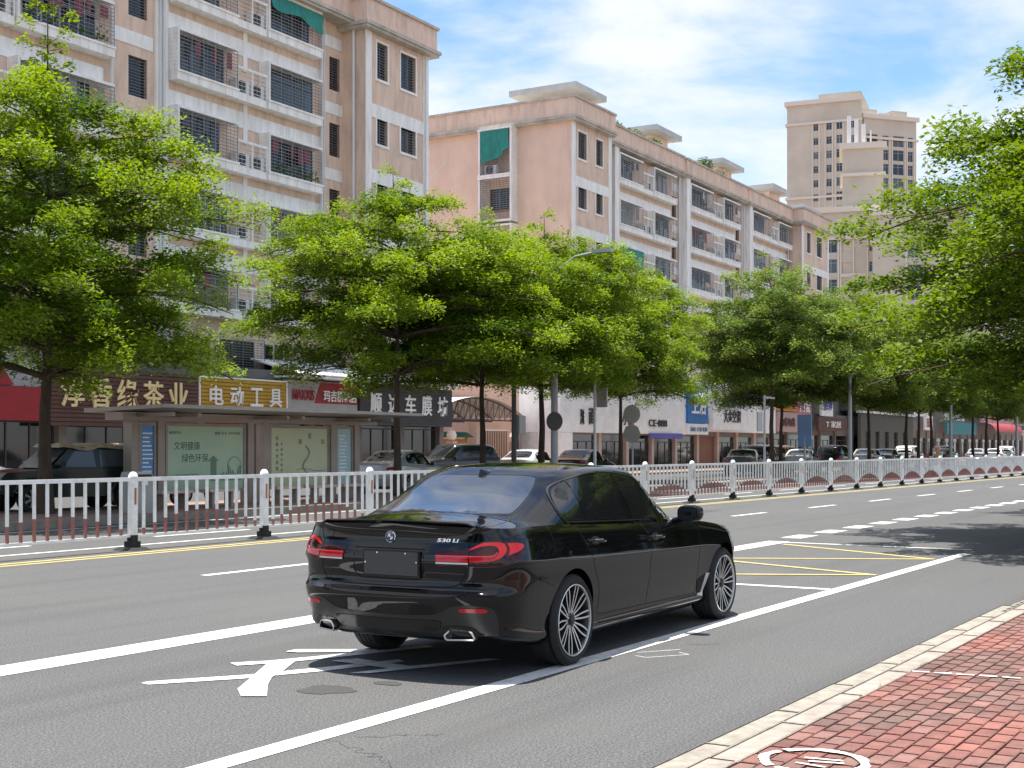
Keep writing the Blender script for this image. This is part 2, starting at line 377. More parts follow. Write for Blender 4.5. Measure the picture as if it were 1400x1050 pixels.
# near kerb: two courses of granite, brick footway behind
kerb = link('kerb', None, kind='structure')
def rough_block(x0, x1, y0, y1, z0, z1, bev=.006):
    mb = MB(); b = bev
    mb.hexa([(x0, y0, z0), (x1, y0, z0), (x1, y1, z0), (x0, y1, z0)], [(x0, y0, z1-b), (x1, y0, z1-b), (x1, y1, z1-b), (x0, y1, z1-b)])
    mb.f.pop(1)
    mb.hexa([(x0, y0, z1-b), (x1, y0, z1-b), (x1, y1, z1-b), (x0, y1, z1-b)], [(x0+b, y0+b, z1), (x1-b, y0+b, z1), (x1-b, y1-b, z1), (x0+b, y1-b, z1)])
    mb.f.pop(6); 
    mb.sm = [False]*len(mb.f); mb.m = [0]*len(mb.f)
    return mb
k1 = rough_block(0, .996, 0, .146, -.15, 0).mesh('kerb_stone', M['stone']); k2 = rough_block(0, .996, 0, .149, -.15, 0).mesh('kerb_stone', M['stone2'])
rk = random.Random(3)
for i in range(72):
    x = -4+i
    if not 12.2 <= x <= 13.4: link('kerb_stone', k1, kerb, (x+.3, 2.605, .118+rk.uniform(-.003, .003)))
    link('kerb_stone', k2, kerb, (x, 2.455, .12+rk.uniform(-.003, .003)))
mb = MB(); mb.box(68.3, RX1, 2.455, 2.75, -.1, .12); mb.build('far_kerb_run', M['stone'], kerb)
drain = MB()
drain.prism([(2.605, .0), (2.605, .118), (2.66, .118), (2.75, .06), (2.83, .03), (2.83, 0)], 'x', 12.31, 14.29)
mb = drain.build('drain_inlet', M['stone'], kerb)
mb = MB()
for k in range(7): mb.box(12.75+k*.19, 12.86+k*.19, 2.614, 2.645, .1185, .1200)
mb.build('drain_slot', M['crack'], kerb)
pav = MB(); pav.box(RX0, RX1, -14, 2.452, -.2, .108); pav = pav.build('pavement', M['mortar'], kind='structure')
bricks = [MB().add(*(lambda q: (q.v, q.f))(rough_block(0, .1955, 0, .0955, -.03, 0, .004))).mesh('brick', M[k]) for k in ('brick_a', 'brick_b', 'brick_c', 'brick_d')]
cells = []
for r in range(64):
    y = 2.448-(r+1)*.1
    for c in range(-30, 380):
        x = c*.2+(r % 2)*.1
        cells.append((x, y))
def cam_px(x, y, z):
    ca, sa = math.cos(AX), math.sin(AX); d = x*ca+y*sa; s_ = x*sa-y*ca
    return (700+1830*s_/d, 612-1830*(z-EYE)/d, d) if d > .5 else (0, 0, -1)
def inview(x, y):
    p = cam_px(x, y, .12); return p[2] > 0 and p[0] < 1412 and p[1] < 1062 and p[0] > 0
near = sorted([c for c in cells if inview(*c)], key=lambda c: c[0]**2+c[1]**2)[:290]; ns = set(near)
rb = random.Random(11)
def tone(x, y):
    from mathutils import noise
    v = noise.noise((x*.9, y*1.3, 2.1))+rb.uniform(-.35, .35)
    return 3 if v > .42 else 0 if v > .0 else 1 if v > -.3 else 2
stuff = [MB() for _ in range(4)]
for c in cells:
    dz = rb.uniform(-.002, .002); t = tone(*c)
    if c in ns:
        o = link('brick', bricks[t], pav, (c[0], c[1], .12+dz)); o.rotation_euler = (rb.uniform(-.012, .012), rb.uniform(-.008, .008), rb.uniform(-.008, .008))
    elif c[0] < 60:
        x, y = c; z = .12+dz; s = stuff[t]
        s.add([(x, y, z), (x+.1955, y, z), (x+.1955, y+.0955, z), (x, y+.0955, z), (x, y, z-.02), (x+.1955, y, z-.02), (x+.1955, y+.0955, z-.02), (x, y+.0955, z-.02)],
              [(0, 1, 2, 3), (0, 4, 5, 1), (1, 5, 6, 2), (2, 6, 7, 3), (3, 7, 4, 0)])
allb = MB()
for i, s in enumerate(stuff): allb.cur = i; allb.add(s.v, s.f)
allb.build('brick_paving', [M[k] for k in ('brick_a', 'brick_b', 'brick_c', 'brick_d')], pav, kind='stuff')
# worn white paint on the footway: utility ring and a thin line
mk = MB()
def ringseg(cx, cy, r0, r1, a0, a1, z, n=40, sx=1.0):
    rr = random.Random(5)
    for i in range(n):
        if rr.random() < .03: continue
        a = a0+(a1-a0)*i/n; b = a0+(a1-a0)*(i+1)/n; j0 = .006*math.sin(i*.9); j1 = .007*math.sin(i*1.3+1)
        flat(mk, [(cx+math.cos(a)*(r0+j0)*sx, cy+math.sin(a)*(r0+j0)), (cx+math.cos(b)*(r0+j0)*sx, cy+math.sin(b)*(r0+j0)), (cx+math.cos(b)*(r1+j1)*sx, cy+math.sin(b)*(r1+j1)), (cx+math.cos(a)*(r1+j1)*sx, cy+math.sin(a)*(r1+j1))], z)
ringseg(6.18, 2.14, .215, .262, 0, 6.283, .1245)
for a, b, w in [((6.22, 2.2), (6.25, 2.02), .02), ((6.16, 2.16), (6.2, 2.0), .022), ((6.10, 2.2), (6.08, 2.05), .02)]: seg(mk, a, b, w, .1245)
for k in range(9): seg(mk, (9.0+.02*k, 2.44-k*.14), (9.02+.02*k, 2.33-k*.14), .035+.01*(k % 2), .1245)
for k in range(7): seg(mk, (7.62+.19*k, 1.34+.008*k), (7.76+.19*k, 1.34+.008*k), .05, .1245)
up(mk).build('pavement_paint', M['paint'], kind='structure')
wd = MB(); rw = random.Random(8)
for cx in (7.62, 7.9, 8.3, 9.25, 9.32, 9.4, 9.05, 11.8, 11.9, 12.0):
    for k in range(16):
        a = rw.uniform(0, 6.28); r = rw.uniform(.004, .022); h = rw.uniform(.01, .035); x = cx+rw.uniform(-.05, .05); y = 2.452+rw.uniform(-.006, .006)
        wd.add([(x, y, .118), (x+.003, y, .118), (x+math.cos(a)*r, y+math.sin(a)*r, .118+h)], [(0, 1, 2)])
wd.build('weed_tufts', M['leaf'], kind='stuff')

# far side: kerb, tree strip, paving
FK = 21.9
fk = link('far_kerb', None, kind='structure')
mb = MB(); mb.box(0, .99, 0, .16, -.17, 0); ks = mb.mesh('kerb_stone', M['farstone'])
for i in range(90): link('kerb_stone', ks, fk, (8+i, FK, .17+rk.uniform(-.006, .006)))
mb = MB(); mb.box(98, RX1, FK, FK+.16, 0, .17); mb.box(RX0, 8, FK, FK+.16, 0, .17); mb.build('kerb_run', M['farstone'], fk)
mb = MB(); mb.box(RX0, RX1, FK+.16, 26.2, -.1, .16); mb.build('far_pavement', M['pave'], kind='structure')
mb = MB(); mb.box(RX0, RX1, 26.2, 34.0, -.1, .06); mb.build('parking_strip', M['asphalt_far'], kind='structure')
mb = MB(); mb.box(RX0, RX1, 34.0, 80, -.1, .17); mb.build('shop_pavement', M['pave'], kind='structure')
M['redcurb'] = mat('red_painted_kerb', (.36, .16, .13), .8, var=.3)
mb = MB()
for k in range(60): mb.box(40+k*4, 43.2+k*4, FK+1.2, FK+3.2, .16, .22)
mb.build('planting_bed', M['soil'], kind='structure')
# ------------------------------------------------------------------ median railing
FY = 16.2
fence = thing('median_fence', 'long white steel median railing with red wave pattern on its bars and domed posts', 'fence')
mb = MB(); s = .055
mb.box(-s, s, -s, s, .10, 1.10); mb.smooth = True
mb.lathe([(.0, 1.235), (.03, 1.232), (.055, 1.21), (.072, 1.175), (.078, 1.15), (.076, 1.135), (.055, 1.13), (.055, 1.10), (0, 1.10)], 16)
postm = mb.mesh('post', M['fence_white'])
mb = MB(); mb.box(-.09, .09, -.09, .09, .05, .14)
mb.hexa([(-.2, -.24, 0), (.2, -.24, 0), (.2, .24, 0), (-.2, .24, 0)], [(-.13, -.17, .05), (.13, -.17, .05), (.13, .17, .05), (-.13, .17, .05)])
footm = mb.mesh('foot', M['rubber'])
M['reflect'] = mat('orange_reflector', (.42, .14, .05), .35); M['yb'] = mat('worn_yellow_sleeve', (.40, .30, .08), .6, var=.5, vscale=20)
mb = MB(); mb.box(-.02, .02, -s-.006, -s-.001, .72, .98); refm = mb.mesh('reflector', M['reflect'])
mb = MB(); mb.box(-s-.004, s+.004, -s-.004, s+.004, .14, .24); slv = mb.mesh('sleeve', M['rubber'])
P = 3.03; rf = random.Random(5)
posts = [14.77+P*k for k in range(-4, 52)]
nb = 0; far = MB(); farr = MB(); rails = []
def bar_mb(h):
    m1 = MB(); m1.cur = 0; w = .019
    m1.box(-w, w, -w, w, h, 1.085); m1.cur = 1; m1.box(-w, w, -w, w, .245, h); return m1
barmesh = {}
for i, x in enumerate(posts):
    y = FY+bend(x)*.9; tilt = rf.uniform(-.012, .012)
    o = link('post', postm, fence, (x, y, 0)); o.rotation_euler = (tilt, rf.uniform(-.008, .008), 0)
    link('foot', footm, o); link('reflector', refm, o); 
    if i < 20: link('sleeve', slv, o)
    if i+1 == len(posts): break
    x2 = posts[i+1]; y2 = FY+bend(x2)*.9
    an = math.atan2(y2-y, x2-x)
    r = link('panel_rails', None or (MB().box(.05, P-.05, -.028, .028, 1.085, 1.145).box(.05, P-.05, -.022, .022, .205, .245).mesh('panel_rails', M['fence_white']) if i == 0 else rails[0].data), fence, (x, y, 0), an); rails.append(r)
    for k in range(12):
        t = (k+1)/13; bx = x+P*t; by = y+(y2-y)*t; h = .245+.33*math.sin(math.pi*t)**1.0+.02
        key = round(h, 3)
        if key not in barmesh: barmesh[key] = bar_mb(h).mesh('bar', [M['fence_white'], M['fence_red']])
        if nb < 300 and x > 8: link('bar', barmesh[key], fence, (bx, by, 0)); nb += 1
        elif x > 8 or True:
            far.cur = 0; far.box(bx-.019, bx+.019, by-.019, by+.019, h, 1.085); far.cur = 1; far.box(bx-.019, bx+.019, by-.019, by+.019, .245, h)
far.build('bar_run', [M['fence_white'], M['fence_red']], fence, kind='stuff')
# ------------------------------------------------------------------ cars
def pchip(pts):
    xs = [p[0] for p in pts]; ys = [p[1] for p in pts]; n = len(xs); h = [xs[i+1]-xs[i] for i in range(n-1)]; d = [(ys[i+1]-ys[i])/h[i] for i in range(n-1)]
    m = [d[0]]+[0 if d[i-1]*d[i] <= 0 else 2*d[i-1]*d[i]/(d[i-1]+d[i]) for i in range(1, n-1)]+[d[-1]]
    def f(x):
        if x <= xs[0]: return ys[0]
        if x >= xs[-1]: return ys[-1]
        i = 0
        while x > xs[i+1]: i += 1
        t = (x-xs[i])/h[i]; t2 = t*t; t3 = t2*t
        return (2*t3-3*t2+1)*ys[i]+(t3-2*t2+t)*h[i]*m[i]+(-2*t3+3*t2)*ys[i+1]+(t3-t2)*h[i]*m[i+1]
    return f
SEDAN = dict(
    wb=3.108, xc=(-.62, 3.22), ne=(3.1, 2.5),
    zlow=[(-1.2, .285), (-.9, .27), (-.45, .20), (0, .17), (3.1, .17), (3.6, .19), (4, .22)],
    zbelt=[(-1.2, 1.035), (-.8, 1.055), (-.3, 1.055), (.2, 1.03), (1, .998), (2, .965), (2.6, .945), (3.1, .895), (3.6, .80), (3.95, .69)],
    plan=[(-1.2, 1.0), (-.7, 1.012), (-.2, 1.008), (.3, 1), (2.6, .99), (3.1, 1), (3.6, .97), (4, .92)],
    w=[(0, .80), (.05, .862), (.10, .875), (.14, .868), (.30, .890), (.48, .915), (.62, .922), (.69, .930), (.708, .937), (.73, .932), (.84, .908), (.94, .885), (1, .850)],
    xr=[(0, -1.02), (.04, -1.06), (.12, -1.10), (.28, -1.145), (.38, -1.163), (.435, -1.160), (.455, -1.125), (.48, -1.098), (.55, -1.088), (.72, -1.098), (.78, -1.09), (.90, -1.055), (.965, -1.055), (1, -1.075)],
    xf=[(0, 3.80), (.15, 3.90), (.5, 3.935), (.8, 3.92), (1, 3.86)],
    crown=[(-1.2, .032), (-.9, .045), (-.5, .085), (0, .05), (2.4, .04), (3, .06), (3.9, .035)],
    gw=[(0, .838), (.5, .765), (.8, .708), (.92, .675), (.97, .65), (1, .615)],
    gr=[(0, -.90), (.25, -.54), (.5, -.24), (.75, .04), (.9, .19), (1, .38)],
    gf=[(0, 2.66), (.4, 2.24), (.8, 1.83), (.93, 1.67), (1, 1.48)],
    gxc=(.75, 1.45), gne=(4.4, 3.6),
    gb=[(-.6, 1.045), (0, 1.03), (1, .99), (2, .955), (2.8, .93)],
    zr=[(.0, 1.39), (.2, 1.41), (.5, 1.438), (.85, 1.460), (1.15, 1.456), (1.5, 1.432), (1.9, 1.385)], roofcrown=.035)
def se(u, n):            # quarter superellipse angle -> (toward end, sideways)
    return max(0, math.sin(u))**(2/n), max(0, math.cos(u))**(2/n)
def contour(w, xr, xf, xc, ne, plan=None, nc=26, ns=44):
    """half plan contour from rear centre to front centre: list of (x, y)"""
    pts = []
    for k in range(nc+1):
        u = math.pi/2*(1-(k/nc)); a, b = se(u, ne[0]); pts.append((xc[0]-(xc[0]-xr)*a, w*b))
    for k in range(1, ns): t = k/ns; pts.append((xc[0]+(xc[1]-xc[0])*t, w))
    for k in range(nc+1):
        u = math.pi/2*(k/nc); a, b = se(u, ne[1]); pts.append((xc[1]+(xf-xc[1])*a, w*b))
    return [(x, y*(plan(x) if plan else 1)) for x, y in pts]
def car_shell(S, nl=44, nc=26, ns=44):
    f = {k: pchip(v) for k, v in S.items() if isinstance(v, list)}
    mb = MB(); rows = []
    for i in range(nl+1):
        t = i/nl; c = contour(f['w'](t), f['xr'](t), f['xf'](t), S['xc'], S['ne'], f['plan'], nc, ns)
        bl = max(0, (t-.8)/.2)**2; wm = f['w'](t)
        rows.append([(x, y, f['zlow'](x)+t*(f['zbelt'](x)-f['zlow'](x))+bl*f['crown'](x)*(1-(y/wm)**2 if y < wm else 0)) for x, y in c])
    top = rows[-1]; nd = 12; wm = f['w'](1)
    deck = []
    for k in range(nd+1):
        s = math.cos(math.pi/2*k/nd); s = s if k else 1
        deck.append([(x, y*s, f['zbelt'](x)+f['crown'](x)*(1-(min(1, y*s/wm))**2)) for x, y, z in top])
    bot = [[(x, y*s, z) for x, y, z in rows[0]] for s in (0, .33, .66)]
    half = bot+rows+deck[1:]
    L_ = MB(); L_.grid(half); Rr = MB(); Rr.grid([[(x, -y, z) for x, y, z in r] for r in half]); Rr.f = [q[::-1] for q in Rr.f]
    mb.add(L_.v, L_.f); mb.add(Rr.v, Rr.f)
    return mb, f
def car_house(S, f, nl=26, nc=20, ns=20):
    rows = []
    for i in range(nl+1):
        s = i/nl; s = 1-(1-s)**1.35 if False else s
        c = contour(f['gw'](s), f['gr'](s), f['gf'](s), S['gxc'], S['gne'], None, nc, ns)
        wm = f['gw'](s); rows.append([(x, y, f['gb'](x)-.03*(1-s)+s*(f['zr'](x)-f['gb'](x))+S['roofcrown']*s**3*max(0, 1-(y/wm)**2)) for x, y in c])
    top = rows[-1]
    for k in range(1, 11):
        q = math.cos(math.pi/2*k/10); rows.append([(x, y*q, f['zr'](x)+S['roofcrown']*max(0, 1-(y*q/f['gw'](1))**2)) for x, y, z in top])
    mb = MB(); mb.grid(rows); r2 = MB(); r2.grid([[(x, -y, z) for x, y, z in r] for r in rows]); r2.f = [q[::-1] for q in r2.f]; mb.add(r2.v, r2.f)
    return mb
def weld(mb, name, mats, angle=50, dist=.0004, extra=None):
    me = bpy.data.meshes.new(name); me.from_pydata(mb.v, [], mb.f); bm = bmesh.new(); bm.from_mesh(me)
    bmesh.ops.remove_doubles(bm, verts=bm.verts, dist=dist); bmesh.ops.dissolve_degenerate(bm, edges=bm.edges, dist=.0002)
    if extra: extra(bm)
    bmesh.ops.recalc_face_normals(bm, faces=bm.faces)
    for q in bm.faces: q.smooth = True
    bm.to_mesh(me); bm.free()
    for m in (mats if isinstance(mats, (list, tuple)) else [mats]): me.materials.append(m)
    me.set_sharp_from_angle(angle=R(angle)); return me
def carve_arches(me, axles, r, yin=.66, zc=.335):
    """cut the wheel arches out of a closed body shell with an exact boolean"""
    o = bpy.data.objects.new('tmp', me); COL.objects.link(o); cut = []
    for x in axles:
        for sgn in (-1, 1):
            mb = MB(); n = 56
            mb.lathe([(0.0001, 0), (r, 0), (r, .6), (.0001, .6)], n, 'y', (x, yin if sgn > 0 else -yin-.6, zc))
            cm = weld(mb, 'cut', [], dist=.001); co = bpy.data.objects.new('cut', cm); COL.objects.link(co); cut.append(co)
            md = o.modifiers.new('b', 'BOOLEAN'); md.operation = 'DIFFERENCE'; md.object = co; md.solver = 'EXACT'
    dg = bpy.context.evaluated_depsgraph_get(); dg.update(); new = bpy.data.meshes.new_from_object(o.evaluated_get(dg))
    bpy.data.objects.remove(o)
    for c in cut: cm = c.data; bpy.data.objects.remove(c); bpy.data.meshes.remove(cm)
    new.polygons.foreach_set('use_smooth', [True]*len(new.polygons)); new.set_sharp_from_angle(angle=R(40))
    return new
def bvh_of(*mbs):
    v = []; f = []
    for m in mbs:
        o = len(v); vs, fs = (m.v, m.f) if isinstance(m, MB) else ([tuple(q.co) for q in m.vertices], [tuple(p.vertices) for p in m.polygons])
        v += vs; f += [tuple(i+o for i in q) for q in fs]
    return BVHTree.FromPolygons(v, f)
def smooth_poly(pts, sub=6, closed=True):
    """Catmull-Rom; a point given as (a, b, 1) stays a sharp corner"""
    n = len(pts); out = []
    for i in range(n if closed else n-1):
        p0, p1, p2, p3 = pts[(i-1) % n], pts[i], pts[(i+1) % n], pts[(i+2) % n]
        if not closed: p0 = pts[max(i-1, 0)]; p3 = pts[min(i+2, n-1)]
        if len(p1) > 2: p0 = (2*p1[0]-p2[0], 2*p1[1]-p2[1])
        if len(p2) > 2: p3 = (2*p2[0]-p1[0], 2*p2[1]-p1[1])
        for k in range(sub):
            t = k/sub; o = []
            for c in (0, 1): o.append(.5*((2*p1[c])+(-p0[c]+p2[c])*t+(2*p0[c]-5*p1[c]+4*p2[c]-p3[c])*t*t+(-p0[c]+3*p1[c]-3*p2[c]+p3[c])*t**3))
            out.append(tuple(o))
    if not closed: out.append(tuple(pts[-1][:2]))
    return out
class Proj:
    """lays outlines drawn in a side / rear / top view onto the body surface"""
    def __init__(s, bvh): s.b = bvh
    def at(s, view, a, b, off=.0):
        if view == 'R': o, d = (a, -3, b), (0, 1, 0)
        elif view == 'L': o, d = (a, 3, b), (0, -1, 0)
        elif view == 'B': o, d = (-4, a, b), (1, 0, 0)
        elif view == 'F': o, d = (7, a, b), (-1, 0, 0)
        elif view == 'BR': o, d = (a*.7071-3*.7071, -a*.7071-3*.7071, b), (.7071, .7071, 0)
        elif view == 'BL': o, d = (a*.7071-3*.7071, a*.7071+3*.7071, b), (.7071, -.7071, 0)
        elif view == 'FR': o, d = (a*.7071+4, a*.7071-4, b), (-.7071, .7071, 0)
        elif view == 'FL': o, d = (a*.7071+4, -a*.7071+4, b), (-.7071, -.7071, 0)
        else: o, d = (a, b, 4), (0, 0, -1)
        h = s.b.ray_cast(Vector(o)+Vector((1.3e-4, 1.7e-4, 1.1e-4)), Vector(d))
        if h[0] is None: return None
        n = h[1] if h[1].dot(Vector(d)) < 0 else -h[1]
        return h[0]+n*off
    def patch(s, mb, view, poly, off=.003, cell=.05, skirt=.006):
        bm = bmesh.new(); vs = [bm.verts.new((p[0], p[1], 0)) for p in poly]; bm.faces.new(vs)
        xs = [p[0] for p in poly]; ys = [p[1] for p in poly]
        for lo, hi, nrm in ((min(xs), max(xs), (1, 0, 0)), (min(ys), max(ys), (0, 1, 0))):
            k = int(lo/cell)
            while k*cell < hi:
                if k*cell > lo: bmesh.ops.bisect_plane(bm, geom=bm.faces[:]+bm.edges[:]+bm.verts[:], plane_co=Vector(nrm)*k*cell, plane_no=nrm)
                k += 1
        bmesh.ops.triangulate(bm, faces=[q for q in bm.faces if len(q.verts) > 4])
        bm.verts.index_update(); P = [s.at(view, v.co.x, v.co.y, off) for v in bm.verts]
        last = next(p for p in P if p is not None)
        P = [p if p is not None else last for p in P]
        fs = [tuple(v.index for v in q.verts) for q in bm.faces]
        n = len(P); Q = [s.at(view, v.co.x, v.co.y, off-skirt) or last for v in bm.verts]
        sk = []
        for e in bm.edges:
            if len(e.link_faces) == 1: a, b = e.verts[0].index, e.verts[1].index; sk.append((a, b, b+n, a+n))
        mb.add([tuple(p) for p in P]+[tuple(p) for p in Q], fs+sk); bm.free()
    def ribbon(s, mb, view, pts, w, off=.002, closed=False, thick=0):
        n = len(pts); A = []; B = []
        for i, p in enumerate(pts):
            q = pts[(i+1) % n] if closed or i < n-1 else p; r = pts[i-1] if closed or i > 0 else p
            dx, dy = q[0]-r[0], q[1]-r[1]; l = math.hypot(dx, dy) or 1; nx, ny = -dy/l*w/2, dx/l*w/2
            a = s.at(view, p[0]+nx, p[1]+ny, off); b = s.at(view, p[0]-nx, p[1]-ny, off)
            if a is None or b is None: continue
            A.append(tuple(a)); B.append(tuple(b))
        m = len(A); fs = [(i, (i+1) % m, m+(i+1) % m, m+i) for i in range(m if closed else m-1)]
        mb.add(A+B, fs)
        if thick:
            c = []
            for P_ in (A, B):
                c.append([tuple(Vector(p)-Vector((0, 0, 0))) for p in P_])

def tyre_mesh(r=.338, w=.245, rim=.262):
    h = w/2; mb = MB(); mb.smooth = True
    prof = [(rim-.004, -h+.02), (rim+.012, -h+.004), (rim+.04, -h-.004), (r-.028, -h+.006), (r-.008, -h+.028), (r, -h+.055)]
    for k in range(-2, 3):
        x = k*.04; prof += [(r, x-.014), (r-.007, x-.011), (r-.007, x-.004), (r, x-.001)] if k < 3 else []
    prof += [(r, h-.055), (r-.008, h-.028), (r-.028, h-.006), (rim+.04, h+.004), (rim+.012, h-.004), (rim-.004, h-.02)]
    mb.lathe(prof, 64, 'y'); return mb.mesh('tyre', M['tyre'], 30)
def rim_mesh(rim=.265, w=.245, pairs=10):
    """outer side faces -Y"""
    h = w/2; mb = MB(); mb.smooth = True; mb.cur = 0
    mb.lathe([(rim, -h+.006), (rim+.003, -h+.001), (rim-.003, -h-.003), (rim-.008, -h+.001), (rim-.010, -h+.014)], 64, 'y')
    mb.cur = 1
    mb.lathe([(rim-.010, -h+.014), (rim-.03, -h+.05), (rim-.03, h-.02), (rim, h)], 64, 'y')
    mb.lathe([(.001, h-.06), (rim-.03, h-.06)], 32, 'y')
    mb.smooth = False
    def spoke(a0, a1, r0, r1, w0, w1, curve):
        n = 7; T = []; 
        for i in range(n+1):
            t = i/n; r = r0+(r1-r0)*t; a = a0+(a1-a0)*t+curve*math.sin(math.pi*t)
            wd = (w0+(w1-w0)*t)/2; y = -h+.040-.030*(t**.8) if t > .12 else -h+.034
            cx, cz = r*math.cos(a), r*math.sin(a); tx, tz = -math.sin(a), math.cos(a)
            T.append([(cx+tx*wd, y, cz+tz*wd), (cx-tx*wd, y, cz-tz*wd), (cx-tx*wd*1.3, y+.03, cz-tz*wd*1.3), (cx+tx*wd*1.3, y+.03, cz+tz*wd*1.3)])
        for i in range(n):
            a, b = T[i], T[i+1]
            mb.cur = 0; mb.add([a[0], a[1], b[1], b[0]], [(0, 1, 2, 3)])
            mb.cur = 1; mb.add([a[0], b[0], b[3], a[3]], [(0, 1, 2, 3)]); mb.add([a[1], a[2], b[2], b[1]], [(0, 1, 2, 3)])
    for k in range(pairs):
        a = 2*math.pi*k/pairs+.1; d = .088
        for sg in (-1, 1): spoke(a+sg*.11, a+sg*d, 0.052, rim-.012, .012, .013, sg*.055 if k % 2 else sg*.02)
    mb.smooth = True
    mb.cur = 1; mb.lathe([(.001, -h+.02), (.034, -h+.02), (.036, -h+.03), (.075, -h+.037), (.082, -h+.08)], 32, 'y')
    mb.cur = 2; mb.lathe([(.001, -h+.017), (.026, -h+.018), (.03, -h+.022)], 24, 'y')
    mb.cur = 0
    for k in range(5):
        a = 2*math.pi*k/5+.3; mb.lathe([(.001, -h+.026), (.008, -h+.027), (.009, -h+.034)], 8, 'y', (.055*math.cos(a), 0, .055*math.sin(a)))
    return mb.mesh('rim', [M['rim_silver'], M['rim_black'], M['rim_black']], 35)
M['car_black'] = mat('car_paint_black', (.0035, .0035, .0045), .035, spec=.5)
M['trim_black'] = mat('gloss_black_trim', (.006, .006, .006), .12, spec=.5)
M['seam'] = mat('panel_gap', (.0015, .0015, .0015), .9)
M['tyre'] = mat('tyre_rubber', (.017, .017, .017), .78, bump=.15, bscale=60)
M['rim_silver'] = mat('machined_alloy', (.68, .68, .67), .32, .6)
M['rim_black'] = mat('rim_dark_enamel', (.03, .03, .032), .35, .3)
M['badge_blue'] = mat('badge_blue', (.02, .07, .25), .3)
M['tint'] = mat('tinted_glass', (.008, .009, .010), .03, spec=.75)
M['tint_rear_sky'] = mat('rear_glass_sky_sheen', (.022, .026, .034), .03, spec=.9, coat=.6)  # bluish base and extra coat stand in for sky mirrored in the glass
M['lamp_red'] = mat('tail_lamp_red', (.40, .008, .012), .10, spec=.6)
M['lamp_glow'] = mat('light_guide_pink', (.42, .05, .06), .2)
M['lamp_dark'] = mat('tail_lamp_smoked', (.030, .003, .004), .06)
M['underbody'] = mat('underbody', (.008, .008, .008), .9)
M['plate'] = mat('plate_dark', (.035, .037, .04), .25, spec=.6)
M['bumper_low'] = mat('bumper_lower_satin', (.018, .018, .018), .3, spec=.5)


DLO = [(.07, 1.052, 1), (.005, 1.12), (.02, 1.20), (.10, 1.285), (.24, 1.348), (.45, 1.391), (.7, 1.415), (1.0, 1.419), (1.25, 1.405), (1.48, 1.370), (1.70, 1.312), (1.92, 1.232), (2.14, 1.132), (2.30, 1.045), (2.41, .978, 1)]
def sills(x): return 1.052-.031*(x-.07)
def inset(poly, d):
    n = len(poly); out = []; area = sum(poly[i][0]*poly[(i+1) % n][1]-poly[(i+1) % n][0]*poly[i][1] for i in range(n)); sg = 1 if area > 0 else -1
    for i in range(n):
        a, b, c = poly[i-1], poly[i], poly[(i+1) % n]
        def nrm(p, q): l = math.hypot(q[0]-p[0], q[1]-p[1]) or 1; return (-(q[1]-p[1])/l*sg, (q[0]-p[0])/l*sg)
        n1, n2 = nrm(a, b), nrm(b, c); m = (n1[0]+n2[0], n1[1]+n2[1]); l = m[0]**2+m[1]**2
        k = 2*d/max(l, .9); out.append((b[0]+m[0]*k, b[1]+m[1]*k))
    return out
def clip(poly, a, b, c):       # keep a*x+b*y <= c
    out = []
    for i in range(len(poly)):
        p, q = poly[i], poly[(i+1) % len(poly)]; fp, fq = a*p[0]+b*p[1]-c, a*q[0]+b*q[1]-c
        if fp <= 0: out.append(p)
        if (fp < 0) != (fq < 0) and fp != fq: t = fp/(fp-fq); out.append((p[0]+(q[0]-p[0])*t, p[1]+(q[1]-p[1])*t))
    return out
def car_glazing(PJ, root, S, dlo, bp, glass, rglass, fine=True, parts=True, rear=None, front=None, sub=5):
    """side windows, rear and front screen laid on the greenhouse; bp = pillar positions (x_top, x_bottom, half width)"""
    poly = [p[:2] for p in smooth_poly(dlo, sub)]
    for v in ('R', 'L'):
        mb = MB(); mb.smooth = True; PJ.patch(mb, v, poly, .003, .12); mb.build('window_surround', M['trim_black'], root)
        inn = inset(poly, .017); segs = []; rest = inn
        for (xt, xb, hw) in bp:
            zt, zb = 1.40, 1.0; k = (xb-xt)/(zb-zt)           # x = xt + k (z - zt)
            left = clip(rest, 1, -k, xt-k*zt-hw); rest = clip(rest, -1, k, -(xt-k*zt+hw)); segs.append(left)
        segs.append(rest)
        for q in segs:
            if len(q) > 2: mb = MB(); mb.smooth = True; PJ.patch(mb, v, q, .006, .12, .002); mb.build('side_window', glass, root)
        if fine:
            mb = MB(); mb.smooth = True; PJ.ribbon(mb, v, inset(poly, .004), .007, .0065, True); mb.build('window_frame_glint', M['trim_line'], root)  # brighter ribbon drawn in place of the reflection along the glossy frame
    rear = rear or [(-.47, 0), (-.455, .35), (-.41, .53), (-.34, .585), (-.05, .545), (.15, .495), (.215, .44), (.20, .2), (.195, 0)]
    if rear:
        full = smooth_poly([(x, y) for x, y in rear]+[(x, -y) for x, y in rear[::-1][1:-1]], sub)
        mb = MB(); mb.smooth = True; PJ.patch(mb, 'T', inset(full, -.022), .002, .12, .001); mb.build('rear_screen_border', M['trim_black'], root)
        mb = MB(); mb.smooth = True; PJ.patch(mb, 'T', full, .004, .12, .001); mb.build('rear_window', rglass, root)
    front = front or [(2.44, 0), (2.40, .4), (2.28, .66), (2.20, .70), (1.80, .615), (1.62, .55), (1.56, .3), (1.55, 0)]
    full = smooth_poly([(x, y) for x, y in front]+[(x, -y) for x, y in front[::-1][1:-1]], sub)
    mb = MB(); mb.smooth = True; PJ.patch(mb, 'T', full, .004, .12, .001); mb.build('windscreen', glass, root)

